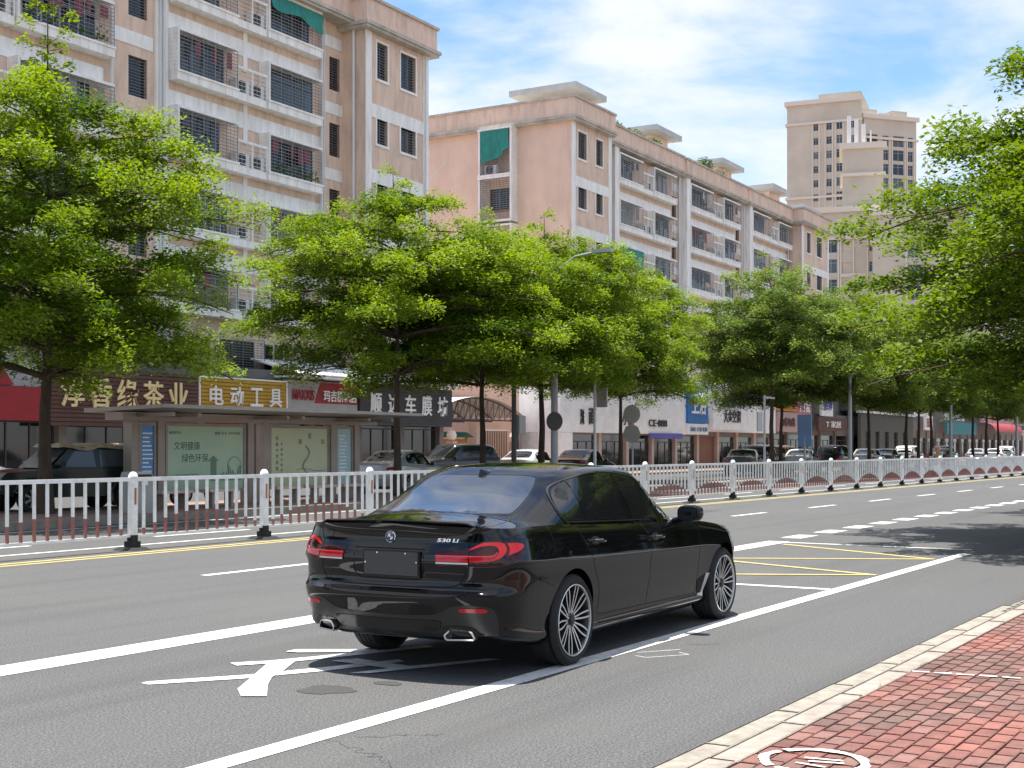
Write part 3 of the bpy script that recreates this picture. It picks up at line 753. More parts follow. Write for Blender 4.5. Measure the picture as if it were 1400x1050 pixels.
M['trim_line'] = mat('satin_black_chrome', (.10, .10, .10), .18, .8)
CAR_RZ = R(2.156)
hero = thing('sedan', 'glossy black four-door sedan standing in the marked roadside bay', 'car', (8.65, 5.757, 0), CAR_RZ)
shell, F = car_shell(SEDAN)
house = car_house(SEDAN, F)
bodyme = carve_arches(weld(shell, 'body', M['car_black']), (0, 3.108), .375, .64, .345)
bodyme.name = 'body'
link('body', bodyme, hero)
link('roof', weld(house, 'roof', M['car_black']), hero)
PJ = Proj(bvh_of(shell, house))
tm, rm = tyre_mesh(), rim_mesh()
dm = MB(); dm.smooth = True; dm.lathe([(.001, -.03), (.165, -.03), (.17, -.02), (.17, .0), (.001, 0)], 32, 'y'); M['disc'] = mat('brake_disc', (.12, .12, .12), .4, .7); dm = dm.mesh('brake_disc', M['disc'])
for x in (0, 3.108):
    for sg in (-1, 1):
        w_ = link('wheel', None, hero, (x, sg*.80, .336), 0 if sg < 0 else math.pi)
        link('tyre', tm, w_); link('rim', rm, w_); link('brake_disc', dm, w_)
car_glazing(PJ, hero, SEDAN, DLO, [(.31, .395, .006), (1.045, 1.205, .052)], M['tint'], M['tint_rear_sky'])
def seam(pts, view, w=.005, mirror=True, sub=5, closed=False, m='seam', off=.0012, name='panel_gap', parent=None):
    P = smooth_poly(pts, sub, closed)
    mb = MB(); PJ.ribbon(mb, view, P, w, off, closed)
    if mirror:
        if view in 'BT': PJ.ribbon(mb, view, [(-a, b) if view == 'B' else (a, -b) for a, b in P], w, off, closed)
        elif view == 'R': PJ.ribbon(mb, 'L', P, w, off, closed)
    return mb.build(name, M[m], parent or hero)
seam([(-.665, 1.055), (-.655, 1.02), (-.635, .97), (-.615, .925), (-.612, .86), (-.612, .765), (-.58, .69), (-.53, .662), (-.44, .650), (0, .645)], 'B', .007)
seam([(-1.03, .675), (-.85, .70), (-.62, .675), (-.46, .63), (-.37, .60)], 'T')
seam([(.075, 1.045), (.13, .99), (.206, .90), (.29, .77), (.36, .66), (.42, .56), (.455, .46), (.465, .335, 1), (.60, .318, 1), (1.4, .312)], 'R')
seam([(1.27, 1.008), (1.37, .94), (1.41, .86), (1.40, .66), (1.40, .44), (1.41, .312)], 'R')
seam([(2.44, .965), (2.52, .85), (2.50, .68), (2.49, .5), (2.52, .27), (2.5, .295, 1), (1.41, .312)], 'R')
seam([(-.357, 1.045), (-.335, .99), (-.322, .93), (-.32, .87)], 'R', .004)
seam([(-.80, .79), (-.62, .70), (-.46, .655), (-.33, .62)], 'R', .004)
seam([(2.56, .905), (2.9, .86), (3.35, .80), (3.7, .74)], 'R', .005)
seam([(.48, .262), (1.4, .235), (2.62, .205)], 'R', .012)
seam([(.50, .30), (1.4, .285), (2.6, .262)], 'R', .004, m='trim_line')
# doors carry their handles
for v, sg in (('R', -1), ('L', 1)):
    for x0, z0 in ((.385, .905), (1.545, .868)):
        p = PJ.at(v, x0, z0); mb = MB(); mb.smooth = True
        mb.tube([(-.125, 0, .004), (-.11, sg*.026, .003), (-.06, sg*.038, .001), (.05, sg*.038, -.003), (.10, sg*.03, -.006), (.122, 0, -.008)], [.009, .013, .0155, .0155, .013, .009], 10)
        h = mb.build('door_handle', M['car_black'], hero, loc=(p.x, p.y, p.z))
        mb = MB(); mb.smooth = True; mb.tube([(-.10, sg*.045, .012), (-.05, sg*.053, .010), (.02, sg*.0535, .007)], [.003, .005, .003], 6); mb.build('handle_trim', M['chrome'], h)
        mb = MB(); PJ.patch(mb, v, [(x0+.085*math.cos(t/12*6.283), z0-.002+.032*math.sin(t/12*6.283)) for t in range(12)], .0015, .2, .001); mb.build('handle_recess', M['seam'], hero)
# tail lamps
LH = [(-.490, .908, 1), (-.492, .802, 1), (-.301, .800), (-.193, .799), (-.086, .804), (.015, .829), (.100, .878), (.118, .925), (.085, .955), (.043, .964), (-.052, .976), (-.140, .973), (-.211, .957), (-.261, .926), (-.30, .908, 1)]
LR = [(-.283, .905, 1), (-.255, .925), (-.183, .960), (-.112, .966), (-.053, .955), (-.034, .915), (-.062, .871), (-.123, .842), (-.228, .831), (-.284, .829, 1), (-.284, .866, 1), (-.17, .866), (-.108, .876), (-.088, .903), (-.108, .935), (-.18, .937), (-.25, .916, 1)]
LO = [(-.024, .875, 1), (-.012, .915), (-.026, .955, 1), (.043, .957), (.094, .946), (.100, .930), (.07, .905)]
for v in ('BR', 'BL'):
    lamp = link('tail_lamp', None, hero)
    def pt(poly, m, off, nm, c=.06, sub=4, tp=None): mb = MB(); mb.smooth = True; PJ.patch(mb, v, smooth_poly(poly, sub), off, c, .004); mb.build(nm, M[m], tp or lamp)
    pt(LH, 'lamp_dark', .003, 'lamp_housing'); pt(LR, 'lamp_red', .008, 'lamp_lens'); pt(LO, 'lamp_red', .008, 'lamp_lens')
    pt([(-.486, .871, 1), (-.486, .829, 1), (-.292, .829, 1), (-.292, .872, 1)], 'lamp_red', .008, 'lamp_lens', sub=1)
    mb = MB(); PJ.ribbon(mb, v, [(-.486, .820), (-.42, .820), (-.35, .820), (-.292, .820)], .010, .009); mb.build('reversing_lamp', M['rim_silver'], lamp)
    mb = MB(); PJ.ribbon(mb, v, [(-.288, .91), (-.288, .86), (-.287, .80)], .006, .011); mb.build('lamp_gap', M['seam'], lamp)
    mb = MB(); PJ.ribbon(mb, v, smooth_poly([(-.486, .866), (-.30, .867), (-.20, .868), (-.13, .872), (-.10, .893)], 3, False), .007, .011); mb.build('light_guide', M['lamp_glow'] if 'lamp_glow' in M else M['lamp_red'], lamp)
    mb = MB(); PJ.ribbon(mb, v, smooth_poly([(-.30, .799), (-.19, .797), (-.086, .802), (.02, .827), (.105, .875), (.12, .93)], 4, False), .004, .006); mb.build('lamp_edge', M['trim_line'], lamp)
# number plate, badge and lettering on the boot lid
def rearpatch(poly, m, off, nm, sub=1, par=None, cell=.08, skirt=.004):
    mb = MB(); mb.smooth = True; PJ.patch(mb, 'B', smooth_poly(poly, sub) if sub > 1 else poly, off, cell, skirt); return mb.build(nm, M[m], par or hero)
xs = PJ.at('B', 0, .8).x
mb = MB(); mb.cur = 0; mb.box(xs-.010, xs+.02, -.275, .205, .705, .893); pl = mb.build('number_plate', M['trim_black'], hero)
mb = MB(); mb.box(xs-.016, xs-.0105, -.262, .192, .722, .885); mb.build('plate_sheet', M['plate'], pl)
mb = MB()
for y, z in ((-.16, .876), (.08, .876), (-.252, .815), (.182, .805)): mb.lathe([(.0001, -.0195), (.006, -.019), (.007, -.016)], 8, 'x', (xs, y, z))
mb.build('plate_screw', M['chrome'], pl)
seam([(-.295, .905, 1), (-.295, .76), (-.275, .715), (-.24, .693, 1), (.24, .693, 1), (.275, .715), (.295, .76), (.295, .905, 1)], 'B', .008, False, closed=True, sub=3)
seam([(-.60, .745), (-.33, .75), (-.3, .72)], 'B', .006, m='trim_line')
bz = .987; bp_ = PJ.at('B', 0, bz); bx = bp_.x
def disc(mb, r0, r1, d, a0=0, a1=6.2832, n=28):
    v = []; 
    for i in range(n+1): t = a0+(a1-a0)*i/n; v += [(bx-d, r0*math.cos(t), bz+r0*math.sin(t)), (bx-d, r1*math.cos(t), bz+r1*math.sin(t))]
    mb.add(v, [(2*i, 2*i+1, 2*i+3, 2*i+2) for i in range(n)])
mb = MB(); mb.cur = 0; mb.lathe([(.043, .012), (.043, -.009), (.040, -.012), (.037, -.011)], 36, 'x', (bx, 0, bz))
mb.cur = 1; disc(mb, .024, .0385, .0105)
mb.cur = 0; disc(mb, .0225, .0242, .0115)
for q in range(4): mb.cur = 3 if q % 2 == 0 else 2; disc(mb, 0, .0228, .0108, q*math.pi/2, (q+1)*math.pi/2, 8)
emb = mb.build('boot_emblem', [M['chrome'], M['trim_black'], M['badge_blue'], M['white']], hero)
mb = MB()
for ch, an in (('B', 2.2), ('M', 1.571), ('W', .94)):
    t = MB(); text_into(t, ch, 0, 0, .009, 0, .001, bold=.03); cy, cz = .031*math.cos(an), .031*math.sin(an); r_ = an-math.pi/2
    mb.add([(bx-.0125+b*.2, -(cy+a*math.cos(r_)-c*math.sin(r_)), bz+cz+a*math.sin(r_)+c*math.cos(r_)) for a, b, c in t.v], t.f)
mb.build('emblem_letters', M['white'], emb)
mb = MB(); t = MB(); text_into(t, '530', -.028, 0, .027, 0, .004, width=.105, bold=.03, shear=.18); text_into(t, 'Li', .062, 0, .027, 0, .004, width=.045, bold=.03, shear=.18)
vs = []
for a, b, c in t.v:
    p = PJ.at('B', -.462-a, .973+c) ; n = PJ.at('B', -.462-a, .973+c, .01)-p; vs.append(tuple(p+n*(.15+(-b)*100)*1.0))
mb.add(vs, t.f); mb.build('model_lettering', M['chrome'], hero)
# boot spoiler
mb = MB(); mb.smooth = True; rows = []
for k in range(25):
    y = -.66+1.32*k/24; e = min(1, (.66-abs(y))/.08); e = e**.5 if e > 0 else 0
    p = PJ.at('T', -.93-.0, y) or PJ.at('T', -.9, y); xr = -1.075+.10*(abs(y)/.66)**3; q = PJ.at('T', xr+.02, y) or p
    h = .006+.022*e
    rows.append([(xr+.16, y, (PJ.at('T', xr+.16, y) or p).z+.001), (xr+.07, y, q.z+h*.55), (xr-.012, y, q.z+h), (xr-.018, y, q.z+h-.008), (xr+.012, y, q.z-.012)])
mb.grid(rows); mb.build('boot_spoiler', M['car_black'], hero, angle=45)
# bumper: satin lower part, reflectors, tailpipes
low = [(-.80, .33, 1), (-.80, .50), (-.70, .535), (-.55, .53), (-.44, .478), (-.30, .458), (0, .452), (.30, .458), (.44, .478), (.55, .53), (.70, .535), (.80, .50), (.80, .33, 1), (.62, .315), (.3, .300), (0, .296), (-.3, .300), (-.62, .315)]
rearpatch(low, 'bumper_low', .004, 'lower_bumper', 4, cell=.06)
rearpatch([(-.44, .40), (-.38, .345), (0, .335), (.38, .345), (.44, .40), (.40, .425), (0, .42), (-.40, .425)], 'trim_black', .009, 'diffuser', 3)
for s_ in (-1, 1):
    rearpatch([(s_*.585, .502), (s_*.60, .518), (s_*.75, .517), (s_*.768, .503), (s_*.75, .488), (s_*.60, .490)], 'lamp_red', .010, 'bumper_reflector')
    o_ = [(s_*.475, .300), (s_*.468, .325), (s_*.50, .360), (s_*.525, .367), (s_*.635, .362), (s_*.655, .345), (s_*.672, .305), (s_*.66, .290), (s_*.49, .288)]
    xp = PJ.at('B', s_*.5, .36).x; inn = inset(o_, .011); mb = MB(); n = len(o_)
    for a, b, xa, xb in ((o_, o_, xp+.06, xp-.034), (o_, inn, xp-.034, xp-.036), (inn, inn, xp-.036, xp+.05)):
        yaw = lambda p: .42*(abs(p[0])-.47)
        v = [(xa+yaw(p), p[0], p[1]) for p in a]+[(xb+yaw(p), p[0], p[1]) for p in b]; mb.add(v, [(i, (i+1) % n, n+(i+1) % n, n+i) for i in range(n)])
    tp = mb.build('tailpipe', M['chrome'], hero)
    mb = MB(); mb.add([(xp+.03+.42*(abs(p[0])-.47), p[0], p[1]) for p in inn], [tuple(range(n))]); mb.build('pipe_bore', M['seam'], tp)
    rearpatch([(s_*.44, .315), (s_*.44, .355), (s_*.49, .392), (s_*.65, .388), (s_*.70, .345), (s_*.71, .322)], 'trim_black', .007, 'tailpipe_surround', 2)
# mirrors, fin, sensors, vent, fuel flap, headlamps
for s_, v in ((-1, 'R'), (1, 'L')):
    m_ = link('wing_mirror', None, hero, (2.02, s_*1.015, 1.045))
    mb = MB(); mb.smooth = True; rows = []
    for i in range(13):
        u = math.pi*i/12; r = max(.001, math.sin(u))**.55; x = -.055*math.cos(u) if math.cos(u) > 0 else -.10*math.cos(u)
        rows.append([(x, .115*r*math.copysign(abs(math.cos(t))**.7, math.cos(t)), .074*r*math.copysign(abs(math.sin(t))**.7, math.sin(t))) for t in [2*math.pi*k/20 for k in range(21)]])
    mb.grid(rows); mb.build('mirror_shell', M['car_black'], m_)
    mb = MB(); mb.smooth = True; mb.tube([(.01, -s_*.08, -.05), (.03, -s_*.17, -.075)], [.032, .028], 10); mb.build('mirror_arm', M['trim_black'], m_)
    mb = MB(); mb.add([(-.054, .098*math.copysign(abs(math.cos(t))**.6, math.cos(t)), .06*math.copysign(abs(math.sin(t))**.6, math.sin(t))) for t in [2*math.pi*k/24 for k in range(24)]], [tuple(range(24))]); mb.build('mirror_glass', M['tint'], m_)
    mb = MB(); PJ.patch(mb, v, [(2.50, .42), (2.685, .462), (2.72, .44), (2.62, .285), (2.56, .29)], .003, .1, .002); mb.build('fender_vent', M['seam'], hero)
    mb = MB(); PJ.patch(mb, v, [(2.69, .468), (2.775, .462), (2.665, .255), (2.565, .275), (2.565, .292), (2.635, .29)], .006, .1, .006); mb.build('vent_trim', M['rim_silver'], hero)
mb = MB(); mb.smooth = True; rows = []
rz_ = PJ.at('T', .28, 0).z
for i in range(9):
    t = i/8; x = .16+.19*t; h = .001+.062*math.sin(math.pi*min(1, (1-t)*1.0)*.5+0)*min(1, 1.15*(1-t)+.05)*(1 if t > .12 else t/.12); w = .004+.034*math.sin(math.pi*min(1, t*.9+.12))
    z0 = (PJ.at('T', x, 0)).z-.004
    rows.append([(x, w*math.cos(a), z0+h*abs(math.sin(a))**1.6) for a in [math.pi*k/10 for k in range(11)]])
mb.grid(rows); mb.build('roof_antenna', M['car_black'], hero)
seam([(-.54, .97), (-.44, .97), (-.42, .90), (-.46, .85), (-.54, .86), (-.57, .91)], 'L', .004, False, closed=True)
mb = MB()
for s_ in (-1, 1): PJ.ribbon(mb, 'T', [(.34, s_*.552), (.8, s_*.566), (1.2, s_*.562), (1.42, s_*.545)], .016, .001)
mb.build('roof_gutter', M['seam'], hero)
for v in ('FR', 'FL'):
    mb = MB(); mb.smooth = True; q = [(-.02, .62), (-.02, .73), (.12, .76), (.30, .735), (.34, .68), (.15, .63)]
    q = [(a+2.05, b) for a, b in q]
    try: PJ.patch(mb, v, q, .004, .1, .003); mb.build('headlamp', M['glass_mid'], hero)
    except StopIteration: pass
# ------------------------------------------------------------------ apartment buildings (local frame: x along the street, -y towards it)
BA = R(1.5)
def frame_loc(x, y): return (69.9+x*math.cos(BA)-y*math.sin(BA), 39.15+x*math.sin(BA)+y*math.cos(BA), 0)
CACHE = {}
def grille_mesh(w, h, dark=False, nh=.13, depth=0, nv=.62):
    """steel burglar bars: close horizontal rods on a few uprights; depth > 0 wraps the cage round both ends"""
    key = ('g', round(w, 2), round(h, 2), dark, nh, depth)
    if key not in CACHE:
        mb = MB(); n = max(2, int(h/nh)); t = .011
        for i in range(n+1):
            z = h*i/n; mb.box(0, w, -t, t, z-t, z+t)
            if depth:
                for x in (0, w): mb.box(x-t, x+t, t, depth, z-t, z+t)
        m = max(1, int(w/nv))
        for i in range(m+1): x = w*i/m; mb.box(x-.016, x+.016, -t-.012, -t, 0, h)
        for i in range(m*3+1): x = w*i/(m*3); mb.box(x-.005, x+.005, -t-.004, -t, 0, h)
        CACHE[key] = mb.mesh('grille', M['grille_dark' if dark else 'grille'])
    return CACHE[key]
def window_mesh(w, h, n=2, white=False, sashz=.0, curtain=0):
    curtain = int(curtain)
    key = ('w', round(w, 2), round(h, 2), n, white, curtain)
    if key not in CACHE:
        mb = MB(); mb.cur = 0; t = .045
        mb.box(0, w, -.02, .04, 0, t); mb.box(0, w, -.02, .04, h-t, h)
        for i in range(n+1): x = (w-t)*i/n; mb.box(x, x+t, -.018, .038, t, h-t)
        if h > 1.3: mb.box(t, w-t, -.014, .03, h*.72, h*.72+.035)
        mb.cur = 1; mb.add([(0, .012, 0), (w, .012, 0), (w, .012, h), (0, .012, h)], [(0, 1, 2, 3)])
        CACHE[key] = mb.mesh('window', [M['frame_white' if white else 'frame_dark'], M['curtain' if curtain == 2 else 'glass_mid' if curtain else 'glass_dark']])
    return CACHE[key]
def ac_mesh():
    if 'ac' not in CACHE:
        mb = MB(); mb.cur = 0; mb.box(0, .82, 0, .3, 0, .56); mb.cur = 1
        mb.box(.06, .60, -.004, -.001, .04, .52)
        a = mb.mesh('air_conditioner', [M['white'], M['grille']])
        mb = MB(); mb.cur = 0; mb.lathe([(.001, -.012), (.235, -.012), (.24, -.005)], 20, 'y', (.33, 0, .28)); mb.cur = 1
        for r in (.235, .18, .12, .06): mb.lathe([(r, -.02), (r+.008, -.024), (r+.014, -.02)], 20, 'y', (.33, 0, .28))
        mb.box(.31, .35, -.03, -.024, .05, .51)
        CACHE['ac'] = (a, mb.mesh('fan_guard', [M['interior'], M['grille']]))
    return CACHE['ac']
def add_ac(par, x, y, z):
    a, g = ac_mesh(); o = link('air_conditioner', a, par, (x, y, z)); link('fan_guard', g, o); return o
def cage_bay(B, x0, x1, yw, yf, F, h=2.02, tiled='L', rnd=None, cloth=False, plants=False, sash=2):
    """projecting balcony: slab, white tiled frame, burglar cage and the glazing behind it (part + sub-parts)"""
    w = x1-x0; d = yw-yf; key = ('bay', round(w, 2), round(d, 2), round(h, 2), tiled)
    if key not in CACHE:
        mb = MB(); mb.cur = 0
        mb.box(0, w, -d, -.005, .0, .36)                     # slab edge + upstand
        mb.box(-.03, w+.03, -d-.05, -d-.001, .30, .38)
        mb.box(0, w, -d, -.005, h-.10, h)                     # head
        if tiled in ('L', 'B'):
            mb.box(0, .10, -d, -.005, .36, h-.10)
            for i in range(10): z = .40+i*(h-.5)/10; mb.box(-.012, -.002, -d+.02, -.03, z, z+(h-.5)/10-.03)
        if tiled in ('R', 'B'): mb.box(w-.08, w, -d, -.005, .36, h-.10)
        CACHE[key] = mb.mesh('balcony', M['white_tile'])
    b = link('balcony', CACHE[key], B, (x0, yw, F))
    r = rnd or random
    gx0, gx1 = .12, w-(.10 if tiled in ('R', 'B') else .02)
    g = link('grille', grille_mesh(gx1-gx0, h-.50, dark=False), b, (gx0, -d+.03, .38))
    n = r.choice([2, 3]) if w > 3 else 2; ww = (gx1-gx0)*.80; off = (gx1-gx0)*r.choice([.18, .02, .1])
    wh = r.random() < .45
    link('window', window_mesh(ww, h-.42, n*2 if w > 3 else n, wh, 0, r.choice([0, 0, 1, 1, 2])), b, (gx0+off, -.07, .30))
    if cloth:
        mb = MB(); mb.smooth = True; zt = h-.14; hh = 1.05 if cloth is True else cloth; rows = []
        for i in range(6):
            rows.append([(gx0+(gx1-gx0)*j/18, -d-.02+.03*math.sin(j*1.3+i)-.02*i*.5, zt-hh*i/5-(.10*math.sin(j*.5)+.25*(j/18)**2)*(i/5)) for j in range(19)])
        mb.grid(rows); mb.build('shade_cloth', M['green_cloth'], b)
    if plants:
        mb = MB(); 
        for k in range(130):
            x = r.uniform(gx0+.2, gx1-.2); z = .42+abs(r.gauss(0, .22)); y = -d+r.uniform(-.12, .2); a = r.uniform(0, 6.28); s_ = .10
            mb.add([(x, y, z), (x+s_*math.cos(a), y+.03, z+s_*.8), (x+s_*.3, y-.04, z+s_)], [(0, 1, 2)])
        mb.build('potted_plants', M['leaf'], b, kind='stuff')
    # laundry, pots: small life behind the bars
    if r.random() < .8:
        mb = MB(); x = gx0+.3
        while x < gx1-.4:
            if r.random() < .6: ww_ = r.uniform(.18, .4); mb.box(x, x+ww_, -d+.16, -d+.19, h-.25-r.uniform(.4, .8), h-.24)
            x += r.uniform(.3, .8)
        if mb.v: mb.build('laundry', M[r.choice(['cloth_a', 'cloth_b', 'cloth_c', 'white'])], b)['kind'] = 'stuff'
    return b
for k, c in (('cloth_a', (.10, .10, .14)), ('cloth_b', (.30, .07, .09)), ('cloth_c', (.35, .34, .32))): M[k] = mat(k.replace('_a', '_navy').replace('_b', '_red').replace('_c', '_grey'), c, .85)
def ac_shelf(B, x0, x1, yw, yf, F, rnd, n=2):
    w = x1-x0; d = (yw-yf)*.85; key = ('sh', round(w, 2), round(d, 2))
    if key not in CACHE:
        mb = MB(); mb.box(.002, w-.002, -d, -.005, 0, .30); mb.box(.0, w, -d-.03, -d+.02, 1.28, 1.38)
        for x in (0, w/2-.03, w-.06): mb.box(x+.003, x+.057, -d-.02, -d+.02, .30, 1.28)
        for k in range(5): mb.box(.06, w-.06, -d-.005, -d+.012, .42+k*.17, .435+k*.17)
        CACHE[key] = mb.mesh('equipment_ledge', M['white_tile'])
    s = link('equipment_ledge', CACHE[key], B, (x0, yw, F))
    for k in range(n):
        if rnd.random() < .85: add_ac(s, .06+k*w/2, -d+.12, .34)
def facade_module(B, name_rnd, xA0, xA1, xB0, xB1, yw, yf, floors, clothA=(), clothB=(), plants=()):
    r = name_rnd
    for i, F in enumerate(floors):
        cage_bay(B, xA0, xA1, yw, yf, F, cloth=i in clothA, rnd=r, plants=('A', i) in plants)
        ac_shelf(B, xA1+.02, xB0-.02, yw, yf, F, r)
        cage_bay(B, xB0, xB1, yw, yf, F, cloth=(.55 if i in clothB else False), rnd=r, plants=('B', i) in plants)
def bands(B, x0, x1, yw, floors, z_off=2.02, hgt=.66, wave=True):
    """white spandrel band above each row of balconies, with the salmon panel over it"""
    mb = MB()
    for F in floors: mb.box(x0, x1, yw-.035, yw-.004, F+z_off, F+z_off+hgt)
    o = mb.build('white_band', M['white_tile'], B); o['kind'] = 'stuff'
def pipes(B, xs, y, z0, z1, n='drainpipe', r=.06):
    for x in xs:
        mb = MB(); mb.smooth = True; mb.tube([(x, y-r-.02, z0), (x, y-r-.02, z1)], r, 10); mb.build(n, M['pipe'], B)
def cornice(B, x0, x1, y0, z, par_h, over=.5, back=12, left=True, right=False, mat_='pink'):
    """projecting eaves slab, solid parapet and coping"""
    mb = MB(); xl = x0-(over if left else 0); xr = x1+(over if right else 0)
    mb.box(xl, xr, y0-over, y0+back, z, z+.16); mb.box(xl+.08, xr-(.08 if right else 0), y0-over+.08, y0+back, z-.13, z-.001)
    mb.build('cornice', M['cornice'], B)
    mb = MB(); mb.box(xl+.16, xr-(.16 if right else 0), y0-over+.16, y0-over+.4, z+.16, z+par_h); 
    if left: mb.box(xl+.16, xl+.4, y0-over+.401, y0+back, z+.16, z+par_h)
    if right: mb.box(xr-.4, xr-.16, y0-over+.401, y0+back, z+.16, z+par_h)
    mb.build('parapet', M[mat_], B)
    mb = MB(); mb.box(xl+.06, xr-(.0 if not right else .06), y0-over+.06, y0-over+.5, z+par_h, z+par_h+.13)
    if left: mb.box(xl+.06, xl+.5, y0-over+.501, y0+back, z+par_h, z+par_h+.13)
    mb.build('coping', M['cornice'], B)
def roof_hut(B, x0, x1, y0, y1, z, h, over=.9):
    x0 += 1.5; y1 = 5.2; h -= .25; mb = MB(); mb.box(x0, x1, y0, y1, z, z+h); r = mb.build('stair_house', M['pink'], B)
    mb = MB(); mb.box(x0-over*1.6, x1+over*.6, y0-over, y1+over*.8, z+h, z+h+.38); mb.build('roof_slab', M['canopy'], r)
    mb = MB(); mb.box(x0+.4, x1-.4, y0-.03, y0-.004, z+.3, z+h-.5); mb.build('roof_door', M['cornice'], r)
def end_block(B, x0, x1, y0, depth, z1, holes, floors_band, peach=False, sidewin=False):
    mb = MB(); wall_holes(mb, x0, x1, 0, z1, holes, y0, .3); mb.build('wall', M['pink'], B)
    for a, b in ((x0-.02, x0+.42), (x1-.42, x1+.02)):
        mb = MB(); mb.box(a, b, y0-.06, y0-.003, 4, z1); mb.build('corner_pilaster', M['white_tile'], B)
    mb = MB()
    for z in floors_band: mb.box(x0+.42, x1-.42, y0-.045, y0-.003, z, z+.62)
    o = mb.build('white_band', M['white_tile'], B); o['kind'] = 'stuff'
    for (a, b, c, d) in holes:
        w_ = link('window', window_mesh(b-a, d-c, 2, False), B, (a, y0+.17, c)); link('grille', grille_mesh(b-a, d-c, True, .12), w_, (0, -.12, 0))
        mb = MB(); mb.box(a-.1, b+.1, y0-.06, y0-.003, c-.12, c-.002); mb.box(a-.08, b+.08, y0-.05, y0-.003, d+.002, d+.1)
        mb.box(a-.09, a-.002, y0-.05, y0-.003, c-.002, d+.002); mb.box(b+.002, b+.09, y0-.05, y0-.003, c-.002, d+.002); mb.build('window_surround', M['white_tile'], w_, loc=(-a, -y0-.17, -c))

FL1 = [18.85, 15.85, 12.85, 9.85, 6.85]; FL2 = [18.9, 15.9, 12.9, 9.9, 6.9]
B1 = thing('apartment_building', 'tall salmon and white apartment block at the left edge with rows of caged balconies', 'building', frame_loc(0, 0), BA)
rn = random.Random(21)
YW, YF, YE = .42, -.15, -.85
# core volumes
mb = MB(); wall_holes(mb, -46, -21.3, 4.4, 21.2, [(-34.85, -33.9, z, z+1.5) for z in (17.86, 14.86, 11.86, 8.86, 5.9)]+[(-22.75, -21.98, z, z+1.5) for z in (17.86, 14.86, 11.86, 8.86, 5.9)], YW, .3)
mb.build('wall', M['pink'], B1)
mb = MB(); mb.box(-46, -16.8, YW+.32, 14, 4.4, 21.1); mb.build('building_core', M['pink'], B1)
mb = MB(); mb.box(-46, -16.8, YW+.0, 14, 0, 4.39); mb.build('shop_storey', M['interior'], B1)
for z in (17.86, 14.86, 11.86, 8.86, 5.9):
    for a, w in ((-34.85, .95), (-22.75, .77)):
        w_ = link('window', window_mesh(w, 1.5, 2), B1, (a, YW+.17, z)); link('grille', grille_mesh(w, 1.5, True, .11), w_, (0, -.1, 0))
bands(B1, -32.88, -23.4, YW, FL1); bands(B1, -46, -36.1, YW, FL1)
mb = MB()
for z in (16.75, 13.75, 10.75, 7.75, 19.75):
    mb.box(-35.7, -33.62, YW-.03, YW-.004, z, z+.52); mb.box(-23.3, -21.85, YW-.03, YW-.004, z, z+.52)
mb.build('stair_band', M['white_tile'], B1)['kind'] = 'stuff'
facade_module(B1, rn, -32.86, -29.43, -27.54, -23.96, YW, YF, FL1, clothB=(0,), plants=(('B', 2),))
facade_module(B1, rn, -39.6, -35.5, -46.4, -41.3, YW, YF, FL1) if False else None
for i, F in enumerate(FL1):
    ac_shelf(B1, -42.3, -40.4, YW, YF, F, rn); cage_bay(B1, -40.35, -36.05, YW, YF, F, rnd=rn, plants=(i == 1)); cage_bay(B1, -46, -42.35, YW, YF, F, rnd=rn)
for F in (18.85+.72, ): pass
mb = MB()
for F in FL1: mb.box(-28.55, -28.3, YW-.05, YW-.004, F+1.4, F+3.0); 
mb.build('white_pilaster', M['white_tile'], B1)['kind'] = 'stuff'
for a, b in ((-33.55, -32.9), (-46, -45.5)):
    mb = MB(); mb.box(a, b, YW-.12, YW-.004, 4.4, 21.1); mb.build('corner_pilaster', M['white_tile'], B1)
pipes(B1, (-33.2, -35.85, -23.55), YW-.12, 4.5, 21.0); pipes(B1, (-23.35, -33.4), YW-.14, 4.5, 21.0, r=.035)
cornice(B1, -46, -21.8, YF, 21.0, 1.35, .35, 11, left=False)
end_block(B1, -21.75, -16.7, YE, 12, 20.75, [(x, x+w, z, z+1.68) for z in (18.6, 15.6, 12.6, 9.6, 6.6) for x, w in ((-20.9, .85), (-19.0, 1.25))], (16.75, 13.75, 10.75, 7.75))
mb = MB(); wall_holes(mb, YE+.3, 13, 0, 20.75, [], -21.75, .3, True); mb.build('side_wall', M['pink'], B1)
mb = MB(); wall_holes(mb, YE+.3, 13, 0, 20.75, [], -17.0, .3, True); mb.build('side_wall', M['peach'], B1)
cornice(B1, -21.75, -16.7, YE, 20.75, 1.2, .5, 12, right=True)
pipes(B1, (-21.95, ), YE+.6, 4.5, 20.7); pipes(B1, (-17.0,), YE-.06, 4.5, 20.7, r=.035)

B2 = thing('apartment_building', 'long salmon apartment row with stepped roof huts and a bare left gable behind the trees', 'building', frame_loc(0, 0), BA)
mb = MB(); mb.box(.32, 51, 1.9, 13, 4.4, 21.3); mb.build('building_core', M['pink'], B2)
mb = MB(); mb.box(.32, 51, 1.3, 13, 0, 4.39); mb.build('shop_storey', M['interior'], B2)
end_block(B2, 0, 5.3, 0, 12, 21.3, [(x, x+w, z, z+1.6) for z in (19.1, 16.1, 13.1, 10.1, 7.1) for x, w in ((.75, 1.15), (3.15, .95))], (17.35, 14.35, 11.35, 8.35))
mb = MB(); wall_holes(mb, .3, 13.5, 0, 21.3, [(4.15, 5.75, z, z+1.5) for z in (16.1, 13.1, 10.1)], 0, .3, True); mb.build('gable_wall', M['peach'], B2)
